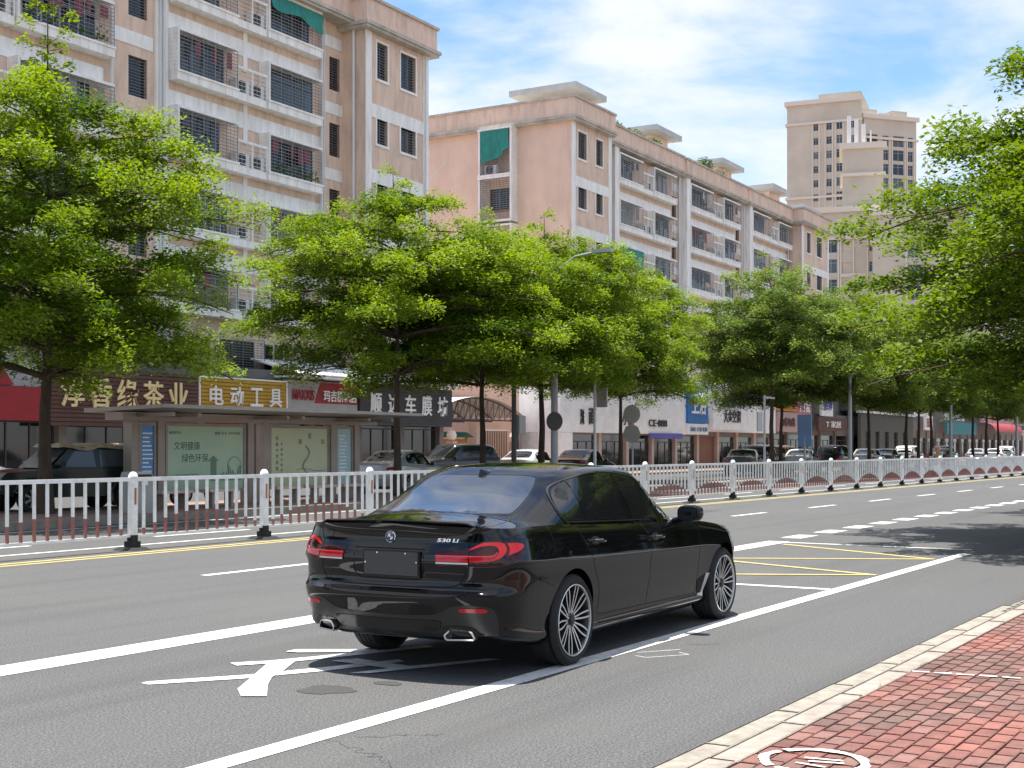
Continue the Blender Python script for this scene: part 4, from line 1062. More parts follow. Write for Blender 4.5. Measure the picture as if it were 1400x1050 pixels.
# framed window boxes on the gable
for i, z in enumerate((18.35, 15.55, 12.6)):
    h = 2.72 if i == 0 else 2.55
    mb = MB(); 
    mb.box(-.75, -.003, 3.75, 3.87, z, z+h); mb.box(-.75, -.003, 6.0, 6.12, z, z+h); mb.box(-.80, -.003, 3.70, 6.17, z+h, z+h+.12); mb.box(-.80, -.003, 3.70, 6.17, z-.12, z)
    for k in range(12): mb.box(-.74, -.02, 3.725, 3.748, z+.06+k*h/12, z+.06+k*h/12+h/12-.03)
    bx_ = mb.build('window_box', M['white_tile'], B2)
    g = link('grille', grille_mesh(2.12, h-.05), bx_, (-.72, 5.99, z+.03)); g.rotation_euler[2] = -math.pi/2
    g = link('window', window_mesh(1.6, 1.5, 2), bx_, (.12, 5.75, z+.8 if i else z+.8)); g.rotation_euler[2] = -math.pi/2
    if i == 0:
        mb = MB(); mb.smooth = True; mb.grid([[(-.76-.02*math.sin(j*1.1+k), 3.95+2.0*j/12, z+h-.03-(1.9-.5*(1-j/12)**2*1.0-.25*(j < 3))*k/5) for j in range(13)] for k in range(6)]); mb.build('shade_cloth', M['green_cloth'], bx_)
        o = add_ac(B2, -.66, 5.7, z+.03); o.rotation_euler[2] = -math.pi/2
mb = MB(); mb.smooth = True; mb.tube([(-.06, 6.4, 0.5), (-.06, 6.4, 22.5)], .03, 6); mb.tube([(-.08, 8.9, 19.6), (-.5, 9.6, 18.7), (-.5, 10.3, 18.2)], .03, 6); mb.build('wall_cable', M['pipe'], B2)['kind'] = 'stuff'
# recessed bays
for bi, (xa0, xa1, xb0, xb1, ws) in enumerate(((8.0, 11.66, 13.46, 17.37, (17.5, 18.75)), (19.92, 24.33, 26.44, 30.07, (30.2, 31.6)), (32.9, 37.31, 39.16, 42.7, None))):
    wy = 1.25; holes = [] if ws is None else [(ws[0]+.25, ws[0]+1.05, z, z+1.5) for z in (18.2, 15.2, 12.2, 9.2)]
    xe = (18.9, 31.7, 43.0)[bi]; xs_ = (5.3, 18.9, 31.7)[bi]
    mb = MB(); wall_holes(mb, xs_, xe, 4.4, 21.3, holes, wy, .3); mb.build('wall', M['pink'], B2)
    for h in holes:
        w_ = link('window', window_mesh(h[1]-h[0], 1.5, 2), B2, (h[0], wy+.17, h[2])); link('grille', grille_mesh(h[1]-h[0], 1.5, True, .11), w_, (0, -.1, 0))
    facade_module(B2, rn, xa0, xa1, xb0, xb1, wy, .65, FL2[:4] if bi == 0 else FL2[:3], clothA=(2,) if bi == 0 else ())
    bands(B2, xa0-.3, xb1+.1, wy, FL2[1:])
    mb = MB()
    for z in (17.1, 14.1, 11.1, 20.1): mb.box(xb1+.3, xe-.1, wy-.03, wy-.004, z, z+.52)
    mb.build('stair_band', M['white_tile'], B2)['kind'] = 'stuff'
    mb = MB(); mb.box(xa0-.75, xa0-.1, wy-.6, wy-.004, 4.4, 21.2); mb.build('corner_pilaster', M['white_tile'], B2)
    pipes(B2, (xa0-1.0, xe-.2), wy-.1, 4.5, 21.2)
    cornice(B2, xs_+.02, xe-.3, .9, 21.3, 1.15, .45, 10, left=False)
end_block(B2, 43.2, 51, 0, 12, 21.3, [(x, x+w, z, z+1.8) for z in (18.9, 15.9, 12.9) for x, w in ((44.6, 1.1), (47.4, 1.6))], (17.2, 14.2))
mb = MB(); wall_holes(mb, .3, 13, 0, 21.3, [], 43.2, .3, True); mb.build('side_wall', M['pink'], B2)
cornice(B2, 0, 5.3, 0, 21.3, 1.2, .5, 12.5); cornice(B2, 43.2, 51, 0, 21.3, 1.2, .5, 12)
roof_hut(B2, 2.6, 6.4, 2.0, 8.5, 22.2, 2.0); roof_hut(B2, 15.2, 19.2, 2.2, 8, 22.2, 2.0); roof_hut(B2, 27.8, 32.0, 2.2, 8, 22.2, 2.0); roof_hut(B2, 39.6, 43.8, 2.2, 8, 22.2, 2.0); roof_hut(B2, 47.5, 52, 2.2, 8, 22.0, 1.7)
# roof gardens
def foliage_clump(mb, cx, cy, cz, rx, ry, rz, n, s, rnd):
    for _ in range(n):
        u = Vector((rnd.gauss(0, 1), rnd.gauss(0, 1), rnd.gauss(0, 1))).normalized()*rnd.random()**.4
        p = Vector((cx+u.x*rx, cy+u.y*ry, cz+u.z*rz)); a = rnd.uniform(0, 6.28); b = rnd.uniform(-.6, .6)
        d1 = Vector((math.cos(a), math.sin(a), b))*s; d2 = Vector((-math.sin(a), math.cos(a), rnd.uniform(-.5, .5)))*s*.6
        mb.add([tuple(p-d1*.5), tuple(p+d2*.5), tuple(p+d1*.5), tuple(p-d2*.5)], [(0, 1, 2, 3)])
for i, (x, y, h, w, lab) in enumerate(((9.2, 1.8, .9, 1.2, 'low green shrub at the near end of the roof garden'), (12.3, 1.9, 1.0, 1.6, 'bushy shrub beside the second roof hut'), (14.4, 1.4, .7, 1.2, 'trailing plant spilling over the parapet by the second roof hut'), (24.5, 1.5, 1.3, .7, 'tall thin plant on the parapet before the third roof hut'), (27.0, 1.5, .7, 1.3, 'low bush against the third roof hut'))):
    mb = MB(); foliage_clump(mb, 0, 0, h*.5, w, .7, h*.6, 420, .22, rn)
    lx, ly, _ = frame_loc(x, y); tag(mb.build('roof_shrub', M['leaf_far'], loc=(lx, ly, 22.4)), lab, 'shrub', 'plants on the roof of the long apartment row')

# ------------------------------------------------------------------ beige towers behind
def tower(name, lab, px0, px1, Z, ztop, floor, mods, side_w, tz=0):
    pass
def tower_at(lab, cx, cy, w, d, h, rz, cols, floor=3.0, z0=6, sidecols=(), pent=None):
    T = thing('tower_block', lab, 'building', (cx, cy, 0), rz)
    nf = int((h-z0-2)/floor); zs = [z0+i*floor for i in range(nf)]
    holes = [(x, x+ww, z, z+hh) for z in zs for x, ww, hh in cols]
    mb = MB(); wall_holes(mb, 0, w, 0, h, holes, 0, .4); mb.build('wall', M['beige'], T)
    sh = [(y, y+ww, z, z+hh) for z in zs for y, ww, hh in sidecols]
    mb = MB(); wall_holes(mb, .4, d, 0, h, sh, 0, .4, True); mb.build('side_wall', M['beige'], T)
    mb = MB(); wall_holes(mb, .4, d, 0, h, sh, w-.4, .4, True); mb.box(.4, w-.4, d-.4, d, 0, h); mb.box(.4, w-.4, .4, d-.4, h-.6, h-.3); mb.build('rear_walls', M['beige'], T)
    for i, z in enumerate(zs):
        for x, ww, hh in cols:
            f = link('window', window_mesh(ww, hh, 2, True, 0, (i*7+int(x)) % 3 == 0), T, (x, .2, z))
        for y, ww, hh in sidecols:
            f = link('window', window_mesh(ww, hh, 2, True, 0, (i+int(y)) % 2), T, (.2, y+ww, z)); f.rotation_euler[2] = -math.pi/2
    mb = MB()
    for zz in (h-5.2, h-21, h-38):
        if zz > 0: mb.box(-.35, w+.35, -.35, -.005, zz, zz+.5); mb.box(-.35, -.005, 0, d, zz, zz+.5)
    mb.box(-.5, w+.5, -.5, -.006, h-.9, h); mb.box(-.5, -.006, .0, d, h-.9, h); mb.build('moulding', M['beige2'], T)['kind'] = 'stuff'
    mb = MB()
    for x, ww, hh in cols:
        for a in (x-.35, x+ww+.12): mb.box(a, a+.23, -.16, -.004, 3, h-5.3)
    mb.build('pilasters', M['beige2'], T)['kind'] = 'stuff'
    return T
def vp(px, Z):          # a point on the far skyline: picture column and distance
    k = (px-700)/1830; ca, sa = math.cos(AX), math.sin(AX); return (Z*(ca+k*sa), Z*(sa-k*ca))
x, y = vp(1076, 287)
T1 = tower_at('tall beige tower block with small windows, highest building on the skyline', x, y, 15.4, 17, 75.6, -R(80), [(5.6, 1.0, 1.5), (8.3, 1.1, 1.6), (10.4, 1.2, 1.8), (13.2, 1.0, 1.5)], 3.0, 24, [(2.5, 1, 1.5), (8, 1.2, 1.6)])
mb = MB(); mb.box(6.5, 15.3, 1, 15, 75.6, 76.9); mb.build('roof_block', M['beige'], T1)
x2, y2 = vp(1181, 284)
T2 = tower_at('beige tower wing with dark stacked bay windows behind the tall tower', x2, y2, 13, 16, 72.5, -R(40), [(.7, 2.7, 2.3), (4.6, 1.5, 2.2), (7.2, 2.7, 2.3), (10.9, 1.3, 2.2)], 3.0, 24, [])
mb = MB()
for k, (a, b, h) in enumerate(((0, 3.6, 1.2), (4.5, 7.0, .6), (7.2, 11, 1.3))): mb.box(a, b, .5, 10, 72.5, 72.5+h)
mb.build('roof_block', M['beige'], T2)
x, y = vp(1096, 213)
T3 = tower_at('lower beige block in front of the tower with white framed windows and rooftop aerials', x, y, 11.8, 14, 39.6, -R(77), [(3.6, 1.9, 2.2), (6.3, 1.5, 1.6), (10.4, .9, 1.6)], 3.2, 10, [])
x, y = vp(1152, 211)
T4 = tower_at('blank-topped beige stair tower block with white aerials on its roof', x, y, 6.2, 10, 49.5, -R(72), [], 3.2, 10, [])
x, y = vp(1193, 205)
T5 = tower_at('wide beige block partly hidden by the overhanging tree at the right', x, y, 14, 14, 38.0, -R(78), [(5.2, 2.0, 2.2), (11, 1.3, 1.7)], 3.2, 8, [])
for k in range(4):
    mb = MB(); mb.smooth = True; hh = (4.6, 4.0, 3.2, 2.2)[k]; mb.tube([(0, 0, 0), (0, 0, hh)], .32 if k < 3 else .12, 8)
    o = mb.build('roof_aerial', M['white'], T4, loc=(1.0+1.1*k, 1.2, 49.5))
x, y = vp(1318, 330)
T6 = tower_at('distant pinkish block seen through the gap in the tree crowns', x, y, 26, 14, 46, -R(30), [(4, 3, 1.8), (12, 3, 1.8), (20, 3, 1.8)], 3.1, 6, [])
# ------------------------------------------------------------------ street trees (layered crowns of small leaves)
def leaf_mesh(name, pads, per_m2, size, m, seed, droop=.25):
    rg = np.random.default_rng(seed); C = []; T = []
    for (x, y, z, r, th, tint, dx, dy) in pads:
        n = int(per_m2*math.pi*r*r); a = rg.uniform(0, 2*np.pi, n); q = r*np.sqrt(rg.random(n))*(1+.25*np.sin(3*a+x*5))
        px = x+q*np.cos(a)*1.0; py = y+q*np.sin(a); pz = z+rg.normal(0, th, n)+.10*(1-(q/r)**2)-droop*.25*(q/r)**2
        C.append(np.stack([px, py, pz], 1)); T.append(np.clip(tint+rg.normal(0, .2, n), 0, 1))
    C = np.concatenate(C); T = np.concatenate(T); n = len(C)
    nrm = rg.normal(0, .55, (n, 3)); nrm[:, 2] = np.abs(nrm[:, 2])+.75; nrm /= np.linalg.norm(nrm, axis=1)[:, None]
    a = rg.uniform(0, 2*np.pi, n); h = np.stack([np.cos(a), np.sin(a), np.zeros(n)], 1); u = h-nrm*np.sum(h*nrm, 1)[:, None]; u /= np.linalg.norm(u, axis=1)[:, None]; v = np.cross(nrm, u)
    s = (size*rg.uniform(.65, 1.35, n))[:, None]
    V = np.stack([C-u*s*.5, C+v*s*.27-u*s*.02-nrm*s*.06, C+u*s*.5, C-v*s*.27-u*s*.02-nrm*s*.06], 1).reshape(-1, 3)
    me = bpy.data.meshes.new(name); me.vertices.add(n*4); me.loops.add(n*4); me.polygons.add(n)
    me.vertices.foreach_set('co', V.astype(np.float32).ravel()); me.loops.foreach_set('vertex_index', np.arange(n*4, dtype=np.int32))
    me.polygons.foreach_set('loop_start', np.arange(0, n*4, 4, dtype=np.int32)); me.polygons.foreach_set('loop_total', np.full(n, 4, dtype=np.int32))
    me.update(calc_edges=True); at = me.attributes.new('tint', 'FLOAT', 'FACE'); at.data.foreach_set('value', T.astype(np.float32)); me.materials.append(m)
    return me
def tree_parts(seed, H=9.6, Rm=4.7, z0=3.3, tiers=9, trunk_r=.15, leaf='leaf', per=150, size=.115, lean=(0, 0), env=None, spire=True, brn=(5, 8), skip=.0, pr=(.38, .72), zj=(-.2, .24)):
    r = random.Random(seed); wood = MB(); wood.smooth = True; pads = []
    tp = []
    for i in range(9):
        t = i/8; tp.append((lean[0]*t+.10*math.sin(i*1.7+seed)*t, lean[1]*t+.10*math.cos(i*2.1+seed)*t, H*.93*t))
    wood.tube(tp, [trunk_r*(1.25 if i == 0 else 1-.88*(i/8)**.8) for i in range(9)], 10)
    def trunk_at(z):
        t = min(.999, z/(H*.93))*8; i = int(t); f = t-i; return Vector(tp[i]).lerp(Vector(tp[i+1]), f)
    limbs = []
    for k in range(tiers):
        f = k/(tiers-1); z = z0-.5+(H-z0-.5)*f**.95; e = (env or (lambda f: (.86+.54*f if f < .28 else 1.01 if f < .6 else 1.01-1.9*(f-.6)**1.35)))(f)
        rad = Rm*e; nb = r.randint(*brn) if f < .8 else 4; a0 = r.uniform(0, 6.28)
        for b in range(nb):
            if r.random() < skip: continue
            a = a0+2*math.pi*b/nb+r.uniform(-.35, .35); L = rad*r.uniform(.72, 1.12); p0 = trunk_at(z); rise = r.uniform(.25, .75)*(1.3 if f < .3 else .8)
            pts = []
            for s in range(6):
                t = s/5; pts.append(p0+Vector((math.cos(a+.25*math.sin(t*2+b))*L*t, math.sin(a+.25*math.sin(t*2+b))*L*t, rise*math.sin(min(1, t*1.25)*math.pi/2)-(.30+.55*(1-f))*t*t*t*L/Rm)))
            br = .055*(1-f*.6)*L/Rm+.012; wood.tube(pts, [br*(1-.8*q/5) for q in range(6)], 6)
            ptint = r.uniform(.15, .6)
            np_ = max(2, int(L/.55))
            for q in range(np_):
                t = .28+.72*(q+r.random()*.6)/np_; t = min(1, t); i = min(4, int(t*5)); c = pts[i].lerp(pts[i+1], t*5-i)
                side = r.uniform(-.55, .55)*(.5+t)*L/Rm*1.3; c = c+Vector((-math.sin(a), math.cos(a), 0))*side
                rr = r.uniform(*pr)*(1-.15*f)
                if abs(side) > .3: wood.tube([pts[max(0, i-1)], tuple(c-Vector((0, 0, .05)))], [.014, .006], 4, False)
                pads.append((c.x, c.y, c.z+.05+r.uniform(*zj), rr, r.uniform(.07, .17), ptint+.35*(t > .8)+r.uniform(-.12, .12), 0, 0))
    if spire:
        top = Vector(tp[-1])
        if spire == 2:
            for k in range(16):
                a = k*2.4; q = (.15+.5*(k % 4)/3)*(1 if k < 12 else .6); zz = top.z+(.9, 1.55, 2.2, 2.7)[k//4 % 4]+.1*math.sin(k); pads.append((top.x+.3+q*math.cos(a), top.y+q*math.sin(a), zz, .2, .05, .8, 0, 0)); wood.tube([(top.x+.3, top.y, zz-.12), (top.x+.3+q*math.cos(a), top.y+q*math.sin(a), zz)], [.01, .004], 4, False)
            wood.tube([tuple(top-Vector((0, 0, .6))), tuple(top+Vector((.28, 0, .8))), tuple(top+Vector((.3, 0, 2.9)))], [.035, .022, .006], 5)
        for k in range(3):
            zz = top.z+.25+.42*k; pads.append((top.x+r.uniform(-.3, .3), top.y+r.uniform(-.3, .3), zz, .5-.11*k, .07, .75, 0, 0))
        wood.tube([tuple(top), tuple(top+Vector((.05, 0, 1.2)))], [.02, .006], 5)
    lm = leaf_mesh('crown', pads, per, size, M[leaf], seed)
    return wood.mesh('trunk', M['bark'], 60), lm
def make_tree(parts, loc, rz, lab, sc=1, group='street trees along the far pavement', name='street_tree'):
    t = thing(name, lab, 'tree', loc, rz, group); t.scale = sc if isinstance(sc, tuple) else (sc,)*3
    link('trunk', parts[0], t); link('crown', parts[1], t); return t
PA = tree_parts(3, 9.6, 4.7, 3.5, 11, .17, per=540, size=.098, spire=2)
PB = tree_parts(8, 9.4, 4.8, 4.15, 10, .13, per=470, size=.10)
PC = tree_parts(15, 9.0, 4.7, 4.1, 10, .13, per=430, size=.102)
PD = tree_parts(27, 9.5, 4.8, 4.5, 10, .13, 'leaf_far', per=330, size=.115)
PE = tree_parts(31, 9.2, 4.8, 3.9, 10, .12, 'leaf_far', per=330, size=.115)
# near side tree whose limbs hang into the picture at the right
PN = tree_parts(44, 9.6, 6.2, 3.2, 12, .2, leaf='leaf_backlit', per=430, size=.104, brn=(9, 11), pr=(.42, .8), env=lambda f: .92+.25*f if f < .35 else 1.01-1.25*(f-.35)**1.6, spire=False)
TY = 24.3; gz = .16; TX = 24.3/26.7
T_ = [(PB, 8.5, TY, 5.2, 1.0, 'street tree just beyond the left edge of the picture'), (PC, -5.0, TY, 1.9, 1.05, 'street tree well beyond the left edge of the picture'),  # both unseen, added so the car's rear mirrors something dark
      (PA, 21.6, TY, .4, 1.0, 'large layered tree at the left edge in front of the brown shop sign'),
      (PB, 35.8, TY, 1.1, (1.03, 1.03, 1.0), 'tall tree with the trunk rising in front of the dark grey shop sign'),
      (PC, 41.0, TY, 2.0, (1.0, 1.0, .98), 'tree behind the car roof with the thick dark trunk beside the notice board'),
      (PB, 45.8, TY+.3, 3.6, (1.12, 1.12, 1.0), 'leaning thin-trunked tree left of the white shopfront'),
      (PC, 55.0, TY+1.4, 4.5, (.86, .86, 1.0), 'tree whose crown hangs over the white shop fascia'),
      (PD, 70.2, TY, .3, (1.12, 1.12, 1.12), 'broad pale tree just right of the air conditioning signboard'),
      (PE, 79.0, TY+2.5, 2.2, (1.1, 1.1, 1.08), 'tree beside the tall blue panel sign'), (PD, 82.5, TY-.5, 3.0, 1.1, 'tree before the dark grey shop row, left one of the pair'),
      (PE, 88.0, TY, 5.0, (1.1, 1.1, 1.12), 'tree before the dark grey shop row, right one of the pair')]
for i, (p, x, y, rz, s, lab) in enumerate(T_): make_tree(p, (x*TX, y, gz), rz, lab, s)
far_labels = ['tree in front of the orange and white shop sign', 'tree left of the teal shopfront', 'tree right of the teal shopfront', 'fork-trunked tree before the red awning', 'tree just past the red awning', 'tree close to the far right lamp post', 'tree beyond the last lamp post', 'far tree near the right edge of the picture', 'farthest tree one can make out of the row']
for i, x in enumerate((95, 101.5, 108.5, 115, 124, 133, 143, 155, 168)):
    make_tree((PD, PE)[i % 2], (x*TX, TY+(i % 3)*.8-.5, gz), i*1.3, far_labels[i], (1.1, 1.1, 1.08+.05*(i % 2)))
for i, x in enumerate((182, 198, 215, 235, 260, 290)):
    make_tree((PD, PE)[i % 2], (x*TX, TY+(i % 3)-.5, gz), i*2.3, ('nearest', 'second', 'third', 'fourth', 'fifth', 'last')[i]+' of the six smallest street trees at the vanishing end of the row', 1.1)
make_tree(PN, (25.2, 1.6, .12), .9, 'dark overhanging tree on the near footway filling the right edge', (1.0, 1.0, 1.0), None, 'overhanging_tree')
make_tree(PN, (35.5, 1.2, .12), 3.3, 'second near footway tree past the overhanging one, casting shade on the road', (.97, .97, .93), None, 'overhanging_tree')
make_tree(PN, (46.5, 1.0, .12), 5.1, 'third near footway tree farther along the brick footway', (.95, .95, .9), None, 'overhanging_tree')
make_tree(PN, (-17, 1.5, .12), 2.2, 'unseen near footway tree behind the camera, added to darken reflections in the car', 1.0, None, 'overhanging_tree')  # unseen tree, added for dark reflections on the car's rear
# ------------------------------------------------------------------ shops and their signboards (building frame)
def bthing(name, lab, cat, x, y, z=0, group=None):
    lx, ly, _ = frame_loc(x, y); return thing(name, lab, cat, (lx, ly, z), BA, group)
for k, c, r_ in (('s_brown', (.11, .055, .045), .6), ('s_yellow', (.50, .30, .035), .5), ('s_red', (.33, .025, .035), .5), ('s_grey', (.40, .41, .41), .5), ('s_dark', (.055, .058, .064), .5),
                 ('s_white', (.93, .93, .92), .5), ('s_blue', (.012, .16, .48), .4), ('s_gold', (.88, .72, .38), .4), ('s_letterblue', (.14, .25, .42), .4), ('s_black', (.02, .02, .02), .4),
                 ('s_orange', (.70, .30, .04), .5), ('s_pink', (.50, .20, .22), .5), ('s_teal', (.02, .22, .25), .5), ('s_rose', (.50, .34, .33), .6), ('s_violet', (.10, .09, .42), .5),
                 ('shutter', (.25, .10, .06), .5), ('pillar_pink', (.55, .42, .37), .6), ('shopwall', (.20, .185, .17), .8), ('olive', (.10, .10, .085), .8), ('awn', (.30, .035, .045), .8), ('mirrorwhite', (.8, .8, .8), .4)):
    M[k] = mat({'s_': 'sign_'}.get(k[:2], '')+k.replace('s_', '', 1) if k[:2] == 's_' else k, c, r_, var=.12, vscale=1.5)
SY = -1.6
def sign(name, lab, x0, x1, z0, z1, board, y=SY, slat=None, frame=None, d=.22, group=None):
    t = bthing(name, lab, 'sign', x0, y, z0, group); w, h = x1-x0, z1-z0
    mb = MB(); mb.box(0, w, 0, d, 0, h); mb.build('signboard', M[board], t)
    if slat:
        n = int(h/slat); sl = MB().box(.01, w-.01, -.035, -.002, .012, slat-.012).mesh('slat', M[board])
        for i in range(n): link('slat', sl, t, (0, 0, i*h/n))
    if frame:
        mb = MB(); f = .06
        mb.box(-f, w+f, -.05, d+.02, h, h+f); mb.box(-f, w+f, -.05, d+.02, -f, 0); mb.box(-f, 0, -.05, d+.02, .001, h-.001); mb.box(w, w+f, -.05, d+.02, .001, h-.001); mb.build('sign_frame', M[frame], t)
    return t
def letters(t, s_, cx, cz, h, m, name='lettering', y=-.04, depth=.06, width=None, bold=.02, shear=0):
    mb = MB(); text_into(mb, s_, cx, cz, h, y, depth*.6, width, 'xz', min(bold, .013), shear); return mb.build(name, M[m], t)
# left block
t = sign('shop_sign', 'dark brown slatted shop sign with large gold characters behind the left tree', -40.3, -33.3, 2.35, 4.35, 's_brown', slat=.14)
for i, c_ in enumerate('淳香缘茶业'): letters(t, c_, .95+1.24*i, 1.16, 1.02, 's_gold', 'character', -.045, .08, 1.0, .028)
t = sign('shop_sign', 'yellow corrugated shop sign with white characters above the bus shelter roof', -33.2, -28.2, 3.0, 4.28, 's_yellow', slat=.13, frame='s_white')
for i, c_ in enumerate('电动工具'): letters(t, c_, .85+1.15*i, .62, .74, 's_white', 'character', -.045, .07, .74, .03)
t = sign('shop_sign', 'grey and red tyre shop sign with red latin and white characters', -28.1, -23.35, 2.6, 4.42, 's_grey', d=.2)
mb = MB(); mb.prism([(1.75, .9), (2.15, 1.78), (4.73, 1.78), (4.73, .9)], 'y', -.02, -.002); mb.box(1.4, 4.73, -.02, -.002, .02, .3); mb.build('red_panel', M['s_red'], t)
letters(t, 'MAXXIS', .98, 1.22, .44, 's_red', shear=.12, width=1.42, bold=.035); letters(t, '玛吉斯轮胎', 3.45, 1.22, .50, 's_white', width=2.3, y=-.05, bold=.02)
t = sign('shop_sign', 'dark grey slatted shop sign with white characters behind the second tree', -23.25, -15.75, 2.62, 4.42, 's_dark', slat=.12, y=SY-.04)
for i, c_ in enumerate('顺达车膜坊'): letters(t, c_, 1.15+1.36*i, .98, .95, 's_white', 'character', -.045, .08, .85, .035)
t = sign('wall_sign', 'plain red fascia panel at the left edge beside the brown shop sign', -42.6, -40.4, 2.5, 3.6, 's_red'); 
mb = MB(); mb.prism([(0.1, 1.15), (.1, 2.1), (.9, 1.15)], 'y', -.02, .1); mb.build('red_wedge', M['s_red'], t); mb = MB(); mb.box(0, 2.2, .12, .2, 1.12, 2.4); mb.build('grey_panel', M['s_grey'], t)
# ground floor behind the signs
def shopfront(B, x0, x1, y, n, body, glass='glass_dark', ztop=2.9, shutter=(), pil='pillar_pink'):
    w = (x1-x0)/n
    for i in range(n+1):
        mb = MB(); mb.box(x0+i*w-.18, x0+i*w+.18, y-.25, y+.25, .17, ztop+.8); mb.build('pillar', M[pil], B)
    mb = MB(); mb.box(x0, x1, y-.1, y+.1, ztop, ztop+1.9); mb.build('lintel', M[body], B)
    for i in range(n):
        a, b = x0+i*w+.2, x0+(i+1)*w-.2
        if i in shutter:
            sl = MB().box(0, b-a, -.03, .0, .01, .11).mesh('shutter_slat', M['shutter'])
            sh = MB(); sh.box(a, b, y+.05, y+.08, .17, ztop); sh = sh.build('roller_shutter', M['shutter'], B)
            for k in range(int((ztop-.2)/.125)): link('shutter_slat', sl, sh, (a, y+.04, .2+k*.125))
        else:
            f = MB(); f.box(a, b, y-.03, y+.03, ztop-.45, ztop-.39); f.box(a, b, y-.03, y+.03, .17, .3)
            for k in range(4): x = a+(b-a-.05)*k/3; f.box(x, x+.05, y-.025, y+.025, .3, ztop-.45)
            fr = f.build('shop_window', M['frame_dark'], B)
            g = MB(); g.add([(a, y+.01, .3), (b, y+.01, .3), (b, y+.01, ztop), (a, y+.01, ztop)], [(0, 1, 2, 3)]); g.build('pane', M[glass], fr)
            rr = random.Random(int(x0*10)+i); g = MB()
            for k in range(7):
                xx = rr.uniform(a, b-.5); zz = rr.uniform(.4, ztop-.8); g.box(xx, xx+rr.uniform(.15, .5), y+.3, y+.5, zz, zz+rr.uniform(.15, .6))
            g.build('shop_display', M[rr.choice(['shopwall', 'pillar_pink', 'cloth_c'])], fr)
shopfront(B1, -46, -15.9, -.9, 9, 'shopwall', shutter=(4,), pil='shopwall')
for i in range(9):
    x = -45.5+i*2.6
    if x < -23:
        w_ = link('window', window_mesh(2.0, 1.3, 3, i % 2), B1, (x, YW-.02, 4.75)); link('grille', grille_mesh(2.0, 1.35, i % 2 == 0, .1), w_, (0, -.6, -.05))
mb = MB(); mb.box(-28.2, -16.0, -2.3, YW-.05, 4.5, 4.58); mb.hexa([(-28.2, -2.3, 4.6), (-16, -2.3, 4.6), (-16, YW-.1, 5.3), (-28.2, YW-.1, 5.3)], [(-28.2, -2.3, 4.66), (-16, -2.3, 4.66), (-16, YW-.1, 5.36), (-28.2, YW-.1, 5.36)]); mb.build('shop_awning', M['s_white'], B1)
mb = MB(); mb.box(-33, -28.4, -1.5, YW-.1, 4.6, 5.5); mb.build('awning_box', M['s_grey'], B1) if False else None
# gap between the blocks: lodge wall, notice board, gate, arched canopy, globe lamps
L_ = bthing('gate_lodge', 'low peach gate lodge wall between the two apartment blocks', 'building', -15.5, 6.5)
mb = MB(); mb.box(0, 11, 0, 4, 0, 3.1); mb.build('wall', M['peach'], L_); mb = MB(); mb.box(-.2, 11.2, -.25, 4, 3.1, 3.28); mb.build('cornice', M['s_white'], L_)
mb = MB(); mb.box(11.2, 14.6, .2, 3, 0, 4.8); mb.build('rear_wall', M['pillar_pink'], L_)
nb_ = bthing('notice_board', 'outdoor notice board under a small green roof behind the parked cars', 'notice board', -10.4, 3.4)
mb = MB(); mb.box(.1, 4.1, .02, .1, .9, 2.1); mb.build('board', M['s_orange'], nb_); mb = MB(); mb.box(.5, 3.7, -.01, .012, 1.0, 1.8); mb.build('notice_sheet', M['cloth_c'], nb_)
mb = MB(); mb.hexa([(-.2, -.3, 2.2), (4.4, -.3, 2.2), (4.4, .5, 2.2), (-.2, .5, 2.2)], [(.1, .05, 2.5), (4.1, .05, 2.5), (4.1, .15, 2.5), (.1, .15, 2.5)]); mb.build('board_roof', M['green_cloth'], nb_)
for x in (.1, 4.0): mb = MB(); mb.box(x, x+.12, 0, .12, 0, 2.2); mb.build('post', M['s_yellow'], nb_)
gt = bthing('entrance_gate', 'barred metal entrance gate right of the notice board', 'gate', -5.0, 3.2)
for i in range(14): mb = MB() if i == 0 else mb; gb = MB().box(-.02, .02, -.02, .02, .1, 2.6).mesh('gate_bar', M['frame_dark']) if i == 0 else gb; link('gate_bar', gb, gt, (.15+i*.2, 0, 0))
mb = MB(); mb.box(0, 3.0, -.03, .03, 2.6, 2.68); mb.box(0, 3.0, -.03, .03, .15, .22); mb.box(-.3, 0, -.2, .2, 0, 2.9); mb.build('gate_frame', M['s_white'], gt)
cn = bthing('arched_canopy', 'grey arched metal canopy on lattice trusses beside the dark shop sign', 'canopy', -15.0, 1.6, 0)
for k in range(3):
    mb = MB(); mb.smooth = False; n = 16; yy = -1.2+k*1.9
    A = [(9.6*i/n, yy, 3.15+1.5*math.sin(math.pi*(.08+.84*i/n))**.8-.4) for i in range(n+1)]; Bq = [(9.6*i/n, yy, 3.1) for i in range(n+1)]
    mb.tube(A, .04, 5); mb.tube(Bq, .04, 5)
    for i in range(n): mb.tube([Bq[i], A[i+1]], .022, 4, False); mb.tube([A[i], Bq[i]], .02, 4, False)
    mb.build('truss', M['frame_dark'], cn)
mb = MB(); mb.smooth = True; mb.grid([[(9.6*i/20, -1.5+4.4*j/4, 3.22+1.5*math.sin(math.pi*(.08+.84*i/20))**.8-.4) for i in range(21)] for j in range(5)]); mb.build('roof_sheet', M['canopy'], cn)
for x in (.1, 9.4): mb = MB(); mb.tube([(x, -1.1, 0), (x, -1.1, 3.1)], .07, 8); mb.build('post', M['frame_dark'], cn)
M['globe'] = mat('lamp_globe_opal', (.85, .80, .72), .4)
